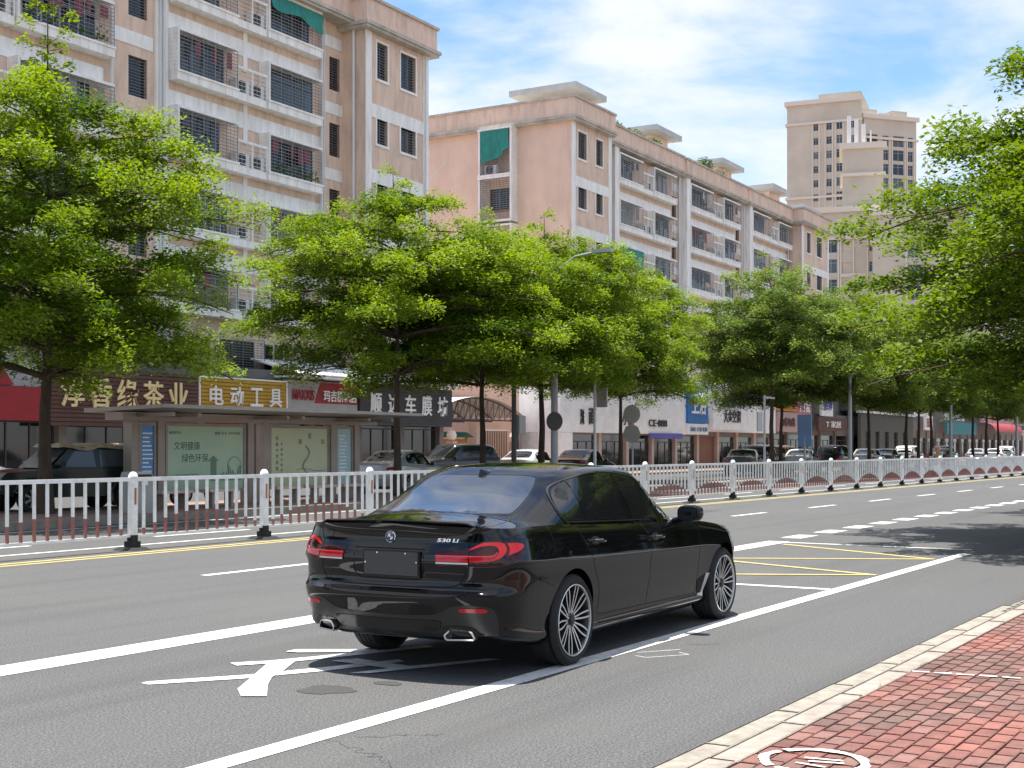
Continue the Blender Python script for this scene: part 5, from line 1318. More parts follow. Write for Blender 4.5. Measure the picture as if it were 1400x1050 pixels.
for x, y, lab in ((-12.6, .4, 'white globe lamp on a pink pillar left of the notice board'), (-3.1, 2.2, 'white globe lamp on a pillar beside the gate')):
    t = bthing('globe_lamp', lab, 'lamp', x, y, 0, 'globe lamps at the gate'); mb = MB(); mb.box(-.22, .22, -.22, .22, 0, 1.95); mb.build('pillar', M['pillar_pink'], t)
    mb = MB(); mb.smooth = True; mb.lathe([(.001, 1.96), (.08, 1.97), (.2, 2.06), (.27, 2.25), (.2, 2.45), (.08, 2.53), (.001, 2.54)], 20); mb.build('globe', M['globe'], t)
# right block ground floor
P2 = bthing('shop_row', 'white fronted ground-floor shops with dark glazing right of the peach gable', 'building', -4.4, -1.3)
mb = MB(); mb.box(0, 18.2, -.3, 2.4, 2.5, 5.1); mb.build('fascia', M['s_white'], P2); mb = MB(); mb.box(18.21, 36.5, -.2, 2.4, 2.75, 6.2); mb.build('upper_wall', M['s_white'], P2)
mb = MB(); mb.box(0, 1.5, -.28, 2.4, .17, 2.49); mb.build('end_wall', M['s_white'], P2)
mb = MB(); mb.box(0, 36, 1.2, 2.4, .17, 2.5); mb.build('shop_interior', M['interior'], P2)
shopfront(P2, 1.7, 36, .2, 9, 'shopwall', ztop=2.4, pil='pillar_pink', shutter=(5,))
letters(P2, '面', 3.9, 3.45, .95, 's_black', 'character', -.33, .06, .95, .02); letters(P2, '港味', 2.6, 3.4, .9, 's_black', 'small_characters', -.33, .05, .5, .02)
letters(P2, '小厨', 8.8, 3.4, .8, 's_brown', 'character', -.33, .06, None, .02); letters(P2, 'CE·888', 13.3, 3.2, .45, 's_black', 'lettering', -.33, .06, 2.9, .03)
t = sign('shop_sign', 'blue panel sign with white brushed characters left of the air conditioning sign', 13.6, 17.25, 3.3, 5.8, 's_blue', y=SY-.15)
letters(t, '卫浴', 1.85, 1.35, 1.5, 's_white', 'characters', width=2.6, bold=.02); mb = MB(); mb.box(0, 3.65, -.01, .18, -.78, -.05); mb.build('lower_strip', M['s_white'], t); letters(t, '厨房·卫浴·装饰', 1.85, -.42, .3, 's_letterblue', 'small_lettering', width=3.0, bold=0)
t = sign('shop_sign', 'large white framed air conditioning sign with blue latin and black characters', 17.7, 24.7, 2.95, 5.95, 's_white', y=SY-.3, frame='s_white')
letters(t, 'DAIKIN', 4.1, 2.05, .95, 's_letterblue', width=4.3, bold=.04, shear=.08); letters(t, '大金空调', 3.7, .95, .95, 's_black', 'characters', width=3.3, bold=.045)
mb = MB(); mb.prism([(.3, 2.6), (1.2, 2.6), (.35, 1.6)], 'y', -.02, -.002); mb.build('blue_triangle', M['s_black'], t); mb = MB(); mb.smooth = True; mb.lathe([(.001, .3), (.25, .4), (.3, .7), (.15, .95), (.001, 1.0)], 12, 'z', (5.9, -.1, 0)); mb.build('mascot_shape', M['s_orange'], t) if False else None
t = sign('shop_banner', 'thin violet banner under the white fascia', 7.5, 12.8, 2.2, 2.55, 's_violet', y=SY-.1, d=.04)
# far shops
F3 = bthing('shop_row', 'far row of mixed shopfronts receding to the right behind the trees', 'building', 32.2, -1.3)
mb = MB(); mb.box(0, 120, 1.2, 12, 0, 6.4); mb.build('wall', M['shopwall'], F3)
shopfront(F3, 0, 116, .6, 26, 'shopwall', ztop=2.7, pil='shopwall')
t = sign('shop_sign', 'orange shop sign behind the trees right of the pole arm', 32.3, 37.0, 4.6, 5.7, 's_orange'); letters(t, '五金批发', 2.3, .55, .8, 's_yellow', width=4, bold=.02)
t = sign('shop_sign', 'pink lower shop sign under the orange one', 32.3, 37.2, 2.9, 4.5, 's_rose'); letters(t, '电线电缆', 2.4, .8, .7, 's_brown', width=3.6)
t = sign('shop_sign', 'crimson shop sign with white characters beside the orange one', 37.3, 41.0, 4.2, 5.9, 's_pink'); letters(t, '门窗', 1.8, .9, 1.0, 's_white', width=2.6)
t = sign('shop_sign', 'small white sign with blue characters high on the dark shop', 44.0, 47.2, 4.4, 6.6, 's_white'); letters(t, '装饰', 1.6, 1.1, 1.2, 's_violet', width=2.4)
t = sign('shop_sign', 'brown-grey fascia over the dark shop with a pale logo', 43, 51.5, 3.1, 4.3, 's_brown'); letters(t, 'T 家居', 4.2, .6, .6, 's_white', width=4.5)
t = bthing('corner_shop', 'olive grey two-storey shop with tall dark windows behind paired trees', 'building', 54, -2.2)
mb = MB(); wall_holes(mb, 0, 20, 0, 4.9, [(x, x+1.5, .2, 3.2) for x in (1.5, 5, 8.5, 12, 15.6)], 0, .3); mb.build('wall', M['olive'], t); mb = MB(); mb.box(-.1, 20.1, -.25, .4, 4.9, 5.1); mb.build('ledge', M['s_white'], t)
for x in (1.5, 5, 8.5, 12, 15.6): link('window', window_mesh(1.5, 3.0, 2), t, (x, .15, .2))
mb = MB(); mb.box(0, 17, .6, 4, 5.11, 8.4); mb.build('upper_storey', M['glass_mid'], t)
t = sign('shop_sign', 'white sign with orange pattern above the olive grey shop', 73.6, 79, 5.0, 7.4, 's_white', y=-2.6); letters(t, '优品', 2.5, 1.2, 1.7, 's_orange', width=3.6)
t = sign('shop_sign', 'small white square sign on the pink shop', 82, 85.5, 3.6, 5.2, 's_white'); letters(t, '日用', 1.75, .8, 1.0, 's_red', width=2.4)
sign('shop_fascia', 'teal shop fascia behind the third lamp post', 90, 107, 3.2, 4.7, 's_teal', y=-2.2); sign('shop_fascia', 'white panelled wall above the teal fascia', 91, 101, 4.9, 8.2, 's_white', y=-1.9)
mb = MB(); mb.smooth = True; aw = bthing('shop_awning', 'red curved awnings near the right edge under the trees', 'awning', 110, -2.4)
mb.grid([[(i*2.0, -1.6*math.sin(j/5*1.5)*1.0, 4.9-1.3*(1-math.cos(j/5*1.5))) for i in range(11)] for j in range(6)]); mb.build('awning_sheet', M['awn'], aw)
mb = MB(); mb.box(0, 34, .2, .4, 4.9, 7.5); mb.build('upper_wall', M['s_rose'], aw)

# ------------------------------------------------------------------ bus shelter
M['shelter_roof'] = mat('shelter_roof_metal', (.36, .325, .29), .4, .2, var=.15)
bs = thing('bus_shelter', 'bronze-coloured bus shelter with two pale green poster cases and narrow blue route panels', 'bus shelter', (21.4, 24.2, .16))
mb = MB(); mb.hexa([(0, -1.75, 2.36), (9.9, -1.75, 2.36), (9.9, .9, 2.28), (0, .9, 2.28)], [(0, -1.75, 2.44), (9.9, -1.75, 2.44), (9.9, .9, 2.38), (0, .9, 2.38)]); mb.build('roof', M['shelter_roof'], bs)
mb = MB(); mb.box(.15, 9.75, -.25, .35, 2.10, 2.27); mb.build('roof_beam', M['steel_brown'], bs)
for x in (.62, 1.45, 4.55, 5.15, 7.9, 8.95):
    mb = MB(); mb.box(x-.11, x+.11, -.14, .14, 0, 2.12); mb.build('post', M['steel_brown'], bs)
    mb = MB(); mb.box(x-.05, x+.05, -1.4, -.15, 2.18, 2.27); mb.build('bracket', M['steel_brown'], bs)
def poster(x0, x1, m, kind):
    f = MB(); w = .07; z0, z1 = .42, 1.98
    f.box(x0, x1, -.1, .1, z1, z1+w); f.box(x0, x1, -.1, .1, z0-w, z0); f.box(x0, x0+w, -.1, .1, z0, z1); f.box(x1-w, x1, -.1, .1, z0, z1); f = f.build('poster_case', M['steel_brown'], bs)
    p = MB(); p.add([(x0+w, -.07, z0), (x1-w, -.07, z0), (x1-w, -.07, z1), (x0+w, -.07, z1)], [(0, 1, 2, 3)]); p.build('poster', M[m], f)
    return f
M['poster_green'] = mat('poster_pale_green', (.42, .56, .38), .25, col2=(.34, .50, .36), vscale=.7)
M['poster_olive'] = mat('poster_pale_olive', (.54, .58, .36), .25, col2=(.46, .51, .33), vscale=.7)
M['poster_blue'] = mat('poster_blue', (.09, .28, .58), .25); M['poster_cyan'] = mat('poster_pale_cyan', (.35, .55, .58), .25)
M['ink'] = mat('poster_ink', (.03, .09, .07), .4); M['ink2'] = mat('poster_soft_print', (.12, .22, .15), .4)
poster(.78, 1.32, 'poster_blue', 0); pg = poster(1.62, 4.4, 'poster_green', 1); po = poster(5.3, 7.78, 'poster_olive', 2); poster(8.05, 8.82, 'poster_cyan', 3)
def ptxt(par, s_, x, z, h, m='ink', w=None, nm='print'): mb = MB(); text_into(mb, s_, x, z, h, -.0725, .002, w, 'xz', .0); mb.build(nm, M[m], par)
ptxt(pg, '文明健康', 2.35, 1.50, .21); ptxt(pg, '绿色环保', 2.62, 1.20, .21); ptxt(pg, '我们的节日', 1.95, 1.82, .07, w=.4); ptxt(pg, '富强 民主 文明 和谐', 3.75, 1.82, .07, w=.9); ptxt(pg, '讲文明树新风', 2.35, .78, .07, 'ink2', .8)
mb = MB(); rp = random.Random(4); yq = -.0725
def fl(poly, m=None): mb.add([(a, yq-.0004*len(mb.f), b) for a, b in poly], [tuple(range(len(poly)))])
fl([(3.15, .62), (3.15, 1.12), (3.05, 1.12), (3.25, 1.26), (3.45, 1.12), (3.36, 1.12), (3.36, .62)])
for k in range(9): a = 3.5+k*.085; fl([(a, .62), (a, .75+.3*rp.random()), (a+.06, .75+.3*rp.random()), (a+.06, .62)])
for k in range(14): a = 1.571*k/7; fl([(4.0+.24*math.cos(a), .95+.26*math.sin(a)), (4.0+.26*math.cos(a), .95+.28*math.sin(a)), (4.0+.26*math.cos(a+.2), .95+.28*math.sin(a+.2)), (4.0+.24*math.cos(a+.2), .95+.26*math.sin(a+.2))])
mb.build('poster_drawing', M['ink2'], pg)
mb = MB()
for k in range(7): a = 5.62; 
for s_, x, z, h in (('家', 6.95, 1.78, .16), ('春', 6.55, 1.62, .15), ('国', 7.5, 1.62, .13)): text_into(mb, s_, x, z, h, -.0725, .002, None, 'xz', 0)
for k, s_ in enumerate('传承中华美德'): text_into(mb, s_, 5.62, 1.7-.16*k, .11, -.0725, .002, None, 'xz', 0)
for k, s_ in enumerate('弘扬时代新风'): text_into(mb, s_, 5.80, 1.55-.14*k, .08, -.0725, .002, None, 'xz', 0)
mb.build('print', M['ink'], po)
mb = MB(); yq = -.0725
for k in range(16): a = k*.2; x = 6.75+.13*math.sin(k*.5); z = 1.5-k*.055; fl([(x, z), (x+.05+.04*math.sin(k), z+.02), (x+.1, z-.03), (x+.03, z-.05)])
for k in range(6): fl([(6.4+k*.2, .85+.03*math.sin(k)), (6.62+k*.2, .86+.05*math.sin(k+1)), (6.62+k*.2, .845+.05*math.sin(k+1)), (6.4+k*.2, .835+.03*math.sin(k))])
mb.build('poster_drawing', M['ink2'], po)
for par, x0 in ((bs, .88), (bs, 8.2)):
    mb = MB()
    for k in range(12): z = 1.78-k*.1; ww = .18+.16*rp.random(); mb.box(x0+.03, x0+.03+ww, -.074, -.0715, z, z+.03)
    mb.build('timetable_print', M['s_white'], par)
for x in (.75, 2.3, 4.7, 6.2, 7.4):
    b = thing('bench', 'pale stone-topped bench slab in the bus shelter, '+{.75: 'under the left blue route panel', 2.3: 'under the left part of the first poster', 4.7: 'between the two poster cases', 6.2: 'under the second poster', 7.4: 'near the right end of the shelter'}[x], 'bench', (21.4+x, 23.4, .16), 0, 'benches of the bus shelter')
    mb = MB(); mb.box(-.1, .9, -.2, .2, .38, .45); mb.build('seat', M['pillar_pink'], b)
    for q in (.05, .7): mb = MB(); mb.box(q, q+.08, -.12, .12, 0, .38); mb.build('leg', M['steel_brown'], b)

# ------------------------------------------------------------------ posts, boxes, bins
def pole(name, lab, cat, x, y, h, r=.07, top=None, m='pole_grey', group=None, z=.16):
    t = thing(name, lab, cat, (x, y, z), 0, group); mb = MB(); mb.smooth = True; mb.tube([(0, 0, 0), (0, 0, h)], [r, r*.75], 12); mb.lathe([(.001, .001), (r*2.2, .001), (r*2.2, .03), (r, .04)], 12); mb.build('post', M[m], t); return t
M['disc_grey'] = mat('sign_back_grey', (.13, .13, .13), .5)
PX = {762: 39.6, 816: 42.5, 866: 45.4, 1043: 59.0, 1162: 71.7, 1300: 93.8, 1390: 115.7, 707: 37.2}
t = pole('lamp_post', 'thick pale grey lamp post behind the car roof carrying a round dark disc sign', 'lamp post', 39.5, 22.8, 7.6, .13)
mb = MB(); mb.smooth = True; mb.lathe([(.001, -.01), (.31, -.01), (.32, .0), (.31, .01), (.001, .01)], 28, 'x', (-.17, -.1, 2.35)); mb.build('round_sign_back', M['disc_grey'], t)
mb = MB(); mb.smooth = True; mb.tube([(0, 0, 7.4), (0, -.8, 7.9), (0, -1.6, 8.0)], [.05, .04, .04], 8); mb.box(-.12, .12, -2.2, -1.5, 7.95, 8.08); mb.build('lamp_arm', M['pole_grey'], t)
t = pole('sign_post', 'slim white post with a small square board hidden in the leaves', 'sign', 42.4, 22.8, 3.9, .06, m='white_metal'); mb = MB(); mb.box(-.03, .03, -.5, -.08, 2.9, 3.6); mb.build('board', M['steel_grey'], t)
t = pole('traffic_sign', 'pair of grey sign backs, round above octagonal, on one slim post', 'traffic sign', 45.4, 22.8, 3.1, .035)
mb = MB(); mb.smooth = True; mb.lathe([(.001, -.01), (.35, -.01), (.36, 0), (.35, .01), (.001, .01)], 28, 'x', (-.06, 0, 2.72)); mb.build('round_sign_back', M['steel_grey'], t)
mb = MB(); mb.lathe([(.001, -.01), (.37, -.01), (.37, .01), (.001, .01)], 8, 'x', (-.06, 0, 1.98)); mb.build('octagonal_sign_back', M['steel_grey'], t)
t = pole('camera_post', 'grey post with a short arm and small box right of the air conditioning sign', 'post', 59.0, 22.8, 3.9, .06); mb = MB(); mb.box(0, 1.2, -.05, .05, 3.75, 3.83); mb.box(-.9, -.3, -.03, .03, 2.2, 3.1); mb.build('arm_and_box', M['steel_grey'], t)
t = pole('panel_sign', 'tall dark blue street panel sign on a post beside a thin dark trunk', 'sign', 64.5, 22.8, 2.0, .06); mb = MB(); mb.box(-.04, .04, -.35, .35, 1.5, 3.1); mb.build('panel', M['s_letterblue'], t)
for x, lab in ((71.7, 'pale lamp post before the dark shop with the white sign'), (93.8, 'pale lamp post before the teal fascia'), (115.7, 'pale lamp post near the right edge')):
    t = pole('lamp_post', lab, 'lamp post', x, 22.8, 7.8, .12, group='lamp posts along the far kerb'); mb = MB(); mb.smooth = True; mb.tube([(0, 0, 7.6), (0, -.8, 8.1), (0, -1.6, 8.2)], [.05, .04, .04], 8); mb.box(-.12, .12, -2.2, -1.5, 8.15, 8.28); mb.build('lamp_arm', M['pole_grey'], t)
t = pole('utility_post', 'dark blue-grey post with a box and white clips left of the thin leaning trunk', 'post', 37.2, 23.0, 5.2, .09, m='frame_dark'); mb = MB(); mb.box(.1, .5, -.15, .1, 1.9, 2.5); mb.build('meter_box', M['steel_grey'], t)
t = pole('utility_post', 'grey-blue post at the left edge carrying a pale control cabinet', 'post', 15.9, 22.5, 5.0, .12, m='steel_grey')
mb = MB(); mb.box(-.32, .32, -.35, -.12, 2.02, 2.5); c_ = mb.build('control_cabinet', M['cloth_c'], t); mb = MB(); mb.box(-.36, .36, -.39, -.10, 2.5, 2.55); mb.build('cabinet_lid', M['cloth_c'], c_)
mb = MB(); text_into(mb, '电子警察', .12, 2.38, .07, -.352, .004, .26); text_into(mb, '△', .12, 2.24, .12, -.352, .004); mb.build('cabinet_print', M['ink'], c_)
t = thing('litter_bin', 'blue-grey litter bin with a white emblem beside the shelter', 'bin', (21.0, 22.9, .16))
mb = MB(); mb.prism([(-.22, 0), (.22, 0), (.24, .75), (.16, .92), (-.16, .92), (-.24, .75)], 'x', -.28, .28); mb.build('bin_body', M['steel_grey'], t); mb = MB(); mb.box(-.09, .09, -.262, -.245, .62, .8); mb.build('bin_emblem', M['s_white'], t)
mb = MB(); mb.box(-.2, .2, -.27, -.2, .78, .86); mb.build('bin_slot', M['black'], t)
# ------------------------------------------------------------------ parked vehicles
def vary(S, **k):
    T = {a: (list(b) if isinstance(b, list) else b) for a, b in S.items()}; T.update(k); return T
up_ = lambda L, d: [(a, b+d) for a, b in L]
SMALL = vary(SEDAN, wb=2.7, xc=(-.5, 2.78), xf=up_(SEDAN['xf'], -.42), gf=up_(SEDAN['gf'], -.42), zlow=SEDAN['zlow'],
             zbelt=[(-1.2, 1.0), (-.3, 1.02), (.8, .98), (2.1, .95), (2.6, .89), (3.1, .80), (3.5, .70)], crown=[(-1.2, .03), (-.5, .06), (2, .04), (2.6, .06), (3.5, .035)], gxc=(.6, 1.15))
SUV = vary(SEDAN, wb=2.75, xc=(-.55, 2.85), w=[(0, .82), (.05, .88), (.12, .885), (.3, .91), (.5, .93), (.7, .935), (.85, .92), (1, .87)],
           xr=[(0, -.90), (.1, -.95), (.5, -.97), (.75, -.93), (1, -.90)], xf=[(0, 3.38), (.2, 3.46), (.6, 3.5), (1, 3.42)],
           zlow=[(-1, .32), (0, .28), (2.7, .28), (3.5, .32)], zbelt=[(-1.2, 1.16), (0, 1.16), (1.5, 1.12), (2.2, 1.09), (2.8, 1.02), (3.5, .86)],
           crown=[(-1.2, .02), (0, .02), (2, .03), (2.6, .06), (3.5, .05)],
           gw=[(0, .855), (.5, .80), (.85, .74), (.95, .70), (1, .65)], gr=[(0, -.92), (.5, -.80), (.85, -.66), (.95, -.56), (1, -.40)], gf=[(0, 2.30), (.4, 1.98), (.8, 1.66), (.95, 1.52), (1, 1.38)],
           gxc=(.1, 1.1), gb=[(-1, 1.16), (0, 1.16), (2.4, 1.07)], zr=[(-.9, 1.64), (-.3, 1.68), (.6, 1.71), (1.2, 1.69), (1.6, 1.64)], roofcrown=.03)
DLO_SMALL = [(x*.86, z-.03 if z > 1.1 else z-.02) if len(q) == 2 else (x*.86, z-.02, 1) for q in DLO for x, z in [q[:2]]]
DLO_SUV = [(-.62, 1.20, 1), (-.60, 1.45), (-.48, 1.56, 1), (0, 1.60), (.7, 1.625), (1.2, 1.60), (1.55, 1.48), (2.0, 1.16, 1)]
M['wheel_simple'] = mat('alloy_wheel', (.35, .35, .35), .35, .6)
def simple_wheels(root, wb, y=.78, r=.325):
    if 'tw' not in CACHE:
        mb = MB(); mb.smooth = True; mb.lathe([(.21, -.10), (.25, -.112), (.31, -.108), (.33, -.07), (.33, .07), (.31, .108), (.21, .10)], 28, 'y'); CACHE['tw'] = mb.mesh('tyre', M['tyre'])
        mb = MB(); mb.cur = 1; mb.lathe([(.001, -.05), (.21, -.05)], 20, 'y'); mb.cur = 0; mb.lathe([(.195, -.085), (.212, -.104), (.218, -.09)], 28, 'y')
        for k in range(7):
            a = k*.8976; c, s_ = math.cos(a), math.sin(a); mb.add([(c*.03-s_*.022, -.09, s_*.03+c*.022), (c*.03+s_*.022, -.09, s_*.03-c*.022), (c*.205+s_*.028, -.10, s_*.205-c*.028), (c*.205-s_*.028, -.10, s_*.205+c*.028)], [(0, 1, 2, 3)])
        CACHE['rw'] = mb.mesh('rim', [M['wheel_simple'], M['black']])
    for x in (0, wb):
        for sg in (-1, 1):
            w_ = link('wheel', CACHE['tw'], root, (x, sg*y, r), 0 if sg < 0 else math.pi); link('rim', CACHE['rw'], w_)
PAINT = {k: mat('car_paint_'+k, c, .12, spec=.55, metal=m_, coat=.5) for k, c, m_ in (('white', (.78, .78, .77), 0), ('silver', (.50, .51, .51), .1), ('grey', (.10, .105, .11), .3), ('dark', (.02, .02, .022), 0), ('brown', (.14, .09, .06), .2), ('red', (.28, .02, .02), 0), ('blue', (.03, .06, .14), .2))}
def make_parked(S, dlo, bp, rear, front, arch=.36):
    sh, f = car_shell(S, 22, 14, 20); ho = car_house(S, f, 14, 10, 10)
    t = thing('parked_car', 'x', 'car')
    me = carve_arches(weld(sh, 'body', PAINT['white']), (0, S['wb']), arch, .64, .33); me.name = 'body'; b = link('body', me, t)
    hm = weld(ho, 'roof', PAINT['white']); link('roof', hm, t); P_ = Proj(bvh_of(sh, ho))
    car_glazing(P_, t, S, dlo, bp, M['tint'], M['tint'], fine=False, rear=rear, front=front, sub=4)
    simple_wheels(t, S['wb'])
    for v, pl, m_ in (('BR', [(-.30, .76), (-.30, .90), (-.05, .94), (.08, .90), (.06, .80), (-.1, .76)], 'lamp_red'), ('BL', [(-.30, .76), (-.30, .90), (-.05, .94), (.08, .90), (.06, .80), (-.1, .76)], 'lamp_red')):
        mb = MB(); P_.patch(mb, v, pl, .004, .12, .003); mb.build('tail_lamp', M[m_], t)
    xf = max(q[1] for q in S['xf'])
    for sg in (-1, 1):
        mb = MB(); mb.smooth = True
        mb.tube([(xf-.52, sg*.80, .70), (xf-.28, sg*.72, .69), (xf-.12, sg*.52, .67)], [.05, .075, .05], 8); mb.build('headlamp', M['glass_mid'], t)
        mb = MB(); mb.smooth = True; x = S['gf'][0][1]-.72; z = S['gb'][-1][1]+.08; mb.tube([(x, sg*.84, z-.03), (x, sg*.92, z), (x-.01, sg*1.02, z+.01)], [.03, .07, .05], 8); mb.build('wing_mirror', PAINT['dark'], t)
    mb = MB(); mb.box(xf-.06, xf+.012, -.22, .22, .42, .54); mb.build('number_plate', M['s_blue'], t)
    return t
def paint(root, key, first=[]):
    for o in root.children:
        if o.name.split('.')[0] in ('body', 'roof') and o.data:
            k = (o.data.name.split('@')[0], key)
            if k not in CACHE: m_ = o.data.copy(); m_.name = k[0]+'@'+key; m_.materials[0] = PAINT[key]; CACHE[k] = m_
            o.data = CACHE[k]
    return root
FRS = [(2.02, 0), (1.98, .4), (1.86, .66), (1.78, .70), (1.42, .615), (1.24, .55), (1.18, .3), (1.17, 0)]
PSED = make_parked(SMALL, DLO_SMALL, [(.25, .33, .02), (.9, 1.02, .05)], [(-.47, 0), (-.45, .35), (-.41, .53), (-.34, .585), (-.05, .545), (.15, .495), (.20, .3), (.195, 0)], FRS)
RSU = [(-.90, 0), (-.89, .4), (-.84, .62), (-.66, .64), (-.60, .5), (-.60, 0)]
PSUV = make_parked(SUV, DLO_SUV, [(-.15, -.15, .03), (.72, .80, .05)], RSU, [(2.10, 0), (2.02, .5), (1.93, .68), (1.62, .64), (1.42, .58), (1.36, .3), (1.35, 0)], .385)
used = set()
def park(proto, col, x, y, rz, lab, z=.06, grp='cars parked in front of the shops'):
    if proto not in used: used.add(proto); t = proto; t.location = (x, y, z); t.rotation_euler[2] = rz; t['label'] = lab; t['group'] = grp
    else: t = dup(proto, (x, y, z), rz, lab, None, grp)
    return paint(t, col)
HALF = math.pi
LST = [(PSED, 'silver', 35.6, 27.0, .12, 'silver-grey saloon parked behind the second tree, seen past the railing'),
       (PSUV, 'dark', 46.6, 30.8, HALF-.35, 'dark sport utility vehicle facing left behind the silver saloon'),
       (PSED, 'silver', 50.0, 30.6, .1, 'pale low car between the notice board and the railing, mostly hidden'),
       (PSED, 'dark', 51.3, 28.6, .15, 'black saloon of which only the roof shows behind the thick lamp post'),
       (PSED, 'grey', 70.0, 28.4, .25, 'dark grey coupe-like saloon below the air conditioning sign'),
       (PSUV, 'grey', 75.2, 29.6, .1, 'grey sport utility vehicle behind the coupe-like saloon'),
       (PSED, 'white', 77.5, 27.8, .2, 'white saloon next to the post with the short arm'),
       (PSUV, 'brown', 80.5, 30.0, 1.5, 'brown hatch-backed car parked nose to the shops by the pink sign'),
       (PSUV, 'dark', 84.2, 28.0, .1, 'black sport utility vehicle left of the blue panel sign'),
       (PSED, 'silver', 91.5, 28.0, .12, 'silver saloon right of the blue panel sign'),
       (PSED, 'grey', 97.5, 28.5, .1, 'grey saloon before the lamp post by the dark shop'),
       (PSUV, 'white', 106.0, 29.2, .1, 'white sport utility vehicle in front of the olive grey shop'),
       (PSED, 'white', 101.5, 31.2, .1, 'white saloon partly hidden left of the white sport utility vehicle'),
       (PSED, 'dark', 113.0, 28.4, .1, 'black saloon right of the white sport utility vehicle'),
       (PSUV, 'dark', 119.0, 29.6, .1, 'black sport utility vehicle under the orange patterned sign'),
       (PSED, 'silver', 127.0, 28.6, .1, 'silver saloon behind the motorcycle rider'),
       (PSED, 'white', 134.5, 28.6, .1, 'white saloon just right of the rider'),
       (PSUV, 'white', 143.5, 29.4, .1, 'white high-roofed car by the teal shopfront'),
       (PSED, 'white', 152.5, 28.6, .1, 'white saloon before the red awning'), (PSED, 'grey', 160.5, 28.6, .1, 'grey saloon after the white one before the red awning'),
       (PSED, 'white', 170, 28.6, .1, 'white saloon near the right edge among the far parked cars'), (PSUV, 'silver', 180, 29, .1, 'silver sport utility vehicle last but one among the far parked cars'), (PSED, 'white', 192, 28.8, .1, 'last white saloon of the far parked row')]
for pr, c_, x, y, rz, lab in LST: park(pr, c_, x, y, rz, lab)
park(PSED, 'white', 20.8, 28.6, HALF+.1, 'white saloon with dark windows at the left edge behind the off-roader')
# boxy dark off-roader with a pale cover strapped on its roof
J = thing('off_road_car', 'dark green boxy off-roader with a pale rough cover on its roof, behind the left tree', 'car', (22.5, 25.4, .12), math.pi-.22)
PAINT['green'] = mat('car_paint_dark_green', (.018, .026, .022), .2, spec=.5); M['cover'] = mat('roof_cover_sand', (.60, .48, .33), .9, var=.35, vscale=9, bump=.6, bscale=18)
mb = MB(); mb.smooth = False
mb.prism([(-.75, .50), (-.80, .60), (-.78, 1.00), (2.05, 1.00), (3.0, .93), (3.12, .84), (3.15, .46), (2.85, .40), (2.78, .62), (2.62, .76), (2.18, .76), (2.02, .62), (1.95, .36), (.45, .36), (.38, .62), (.22, .76), (-.22, .76), (-.38, .62), (-.42, .50)], 'y', -.82, .82)
mb.build('body', PAINT['green'], J)
mb = MB(); mb.hexa([(-.76, -.80, 1.003), (1.98, -.80, 1.003), (1.98, .80, 1.003), (-.76, .80, 1.003)], [(-.62, -.70, 1.50), (1.45, -.70, 1.50), (1.45, .70, 1.50), (-.62, .70, 1.50)]); mb.build('cabin', PAINT['green'], J)
for sg in (-1, 1):
    for a, b in ((-.62, -.02), (.08, .72), (.84, 1.50)):
        q0, q1 = 1.05, 1.44; yy = lambda z: sg*(.806-.2*(z-1.0))
        mb = MB(); sl = .35 if b == 1.50 else 0; mb.add([(a, yy(q0), q0), (b+.14*(sl > 0), yy(q0), q0), (b-sl*.5, yy(q1), q1), (a+.04, yy(q1), q1)], [(0, 1, 2, 3)]); mb.build('side_window', M['glass_mid'], J)
    mb = MB(); mb.smooth = True
    for x in (0, 2.4): mb.tube([(x+.47*math.cos(t), sg*.83, .34+.45*math.sin(t)) for t in [.3+2.55*k/8 for k in range(9)]], .045, 6)
    mb.build('wheel_flare', M['black'], J)
    mb = MB(); mb.smooth = True; mb.tube([(1.75, sg*.83, 1.08), (1.75, sg*.98, 1.12)], [.04, .08], 8); mb.build('wing_mirror', M['black'], J)
    mb = MB(); mb.smooth = True; mb.lathe([(.001, .02), (.085, .015), (.09, 0)], 16, 'x', (3.13, sg*.58, .72)); mb.build('headlamp', M['glass_mid'], J)
mb = MB(); mb.add([(2.02, -.72, 1.03), (2.02, .72, 1.03), (1.52, .64, 1.46), (1.52, -.64, 1.46)], [(0, 1, 2, 3)]); mb.build('windscreen', M['glass_mid'], J)
mb = MB(); mb.smooth = True; rr = random.Random(3); mb.grid([[(-.75+2.45*i/24, -.78+1.56*j/12, 1.55+.035*rr.random()+.03*math.sin(i*.6)-(.10 if j in (0, 12) or i in (0, 24) else 0)) for j in range(13)] for i in range(25)]); mb.build('roof_cover', M['cover'], J)
mb = MB(); mb.box(3.12, 3.17, -.45, .45, .58, .80); 
for k in range(7): mb.box(3.172, 3.18, -.40+.12*k, -.34+.12*k, .6, .78)
mb.box(3.14, 3.3, -.8, .8, .38, .52); mb.build('grille_and_bumper', M['black'], J); simple_wheels(J, 2.4, .74, .34)
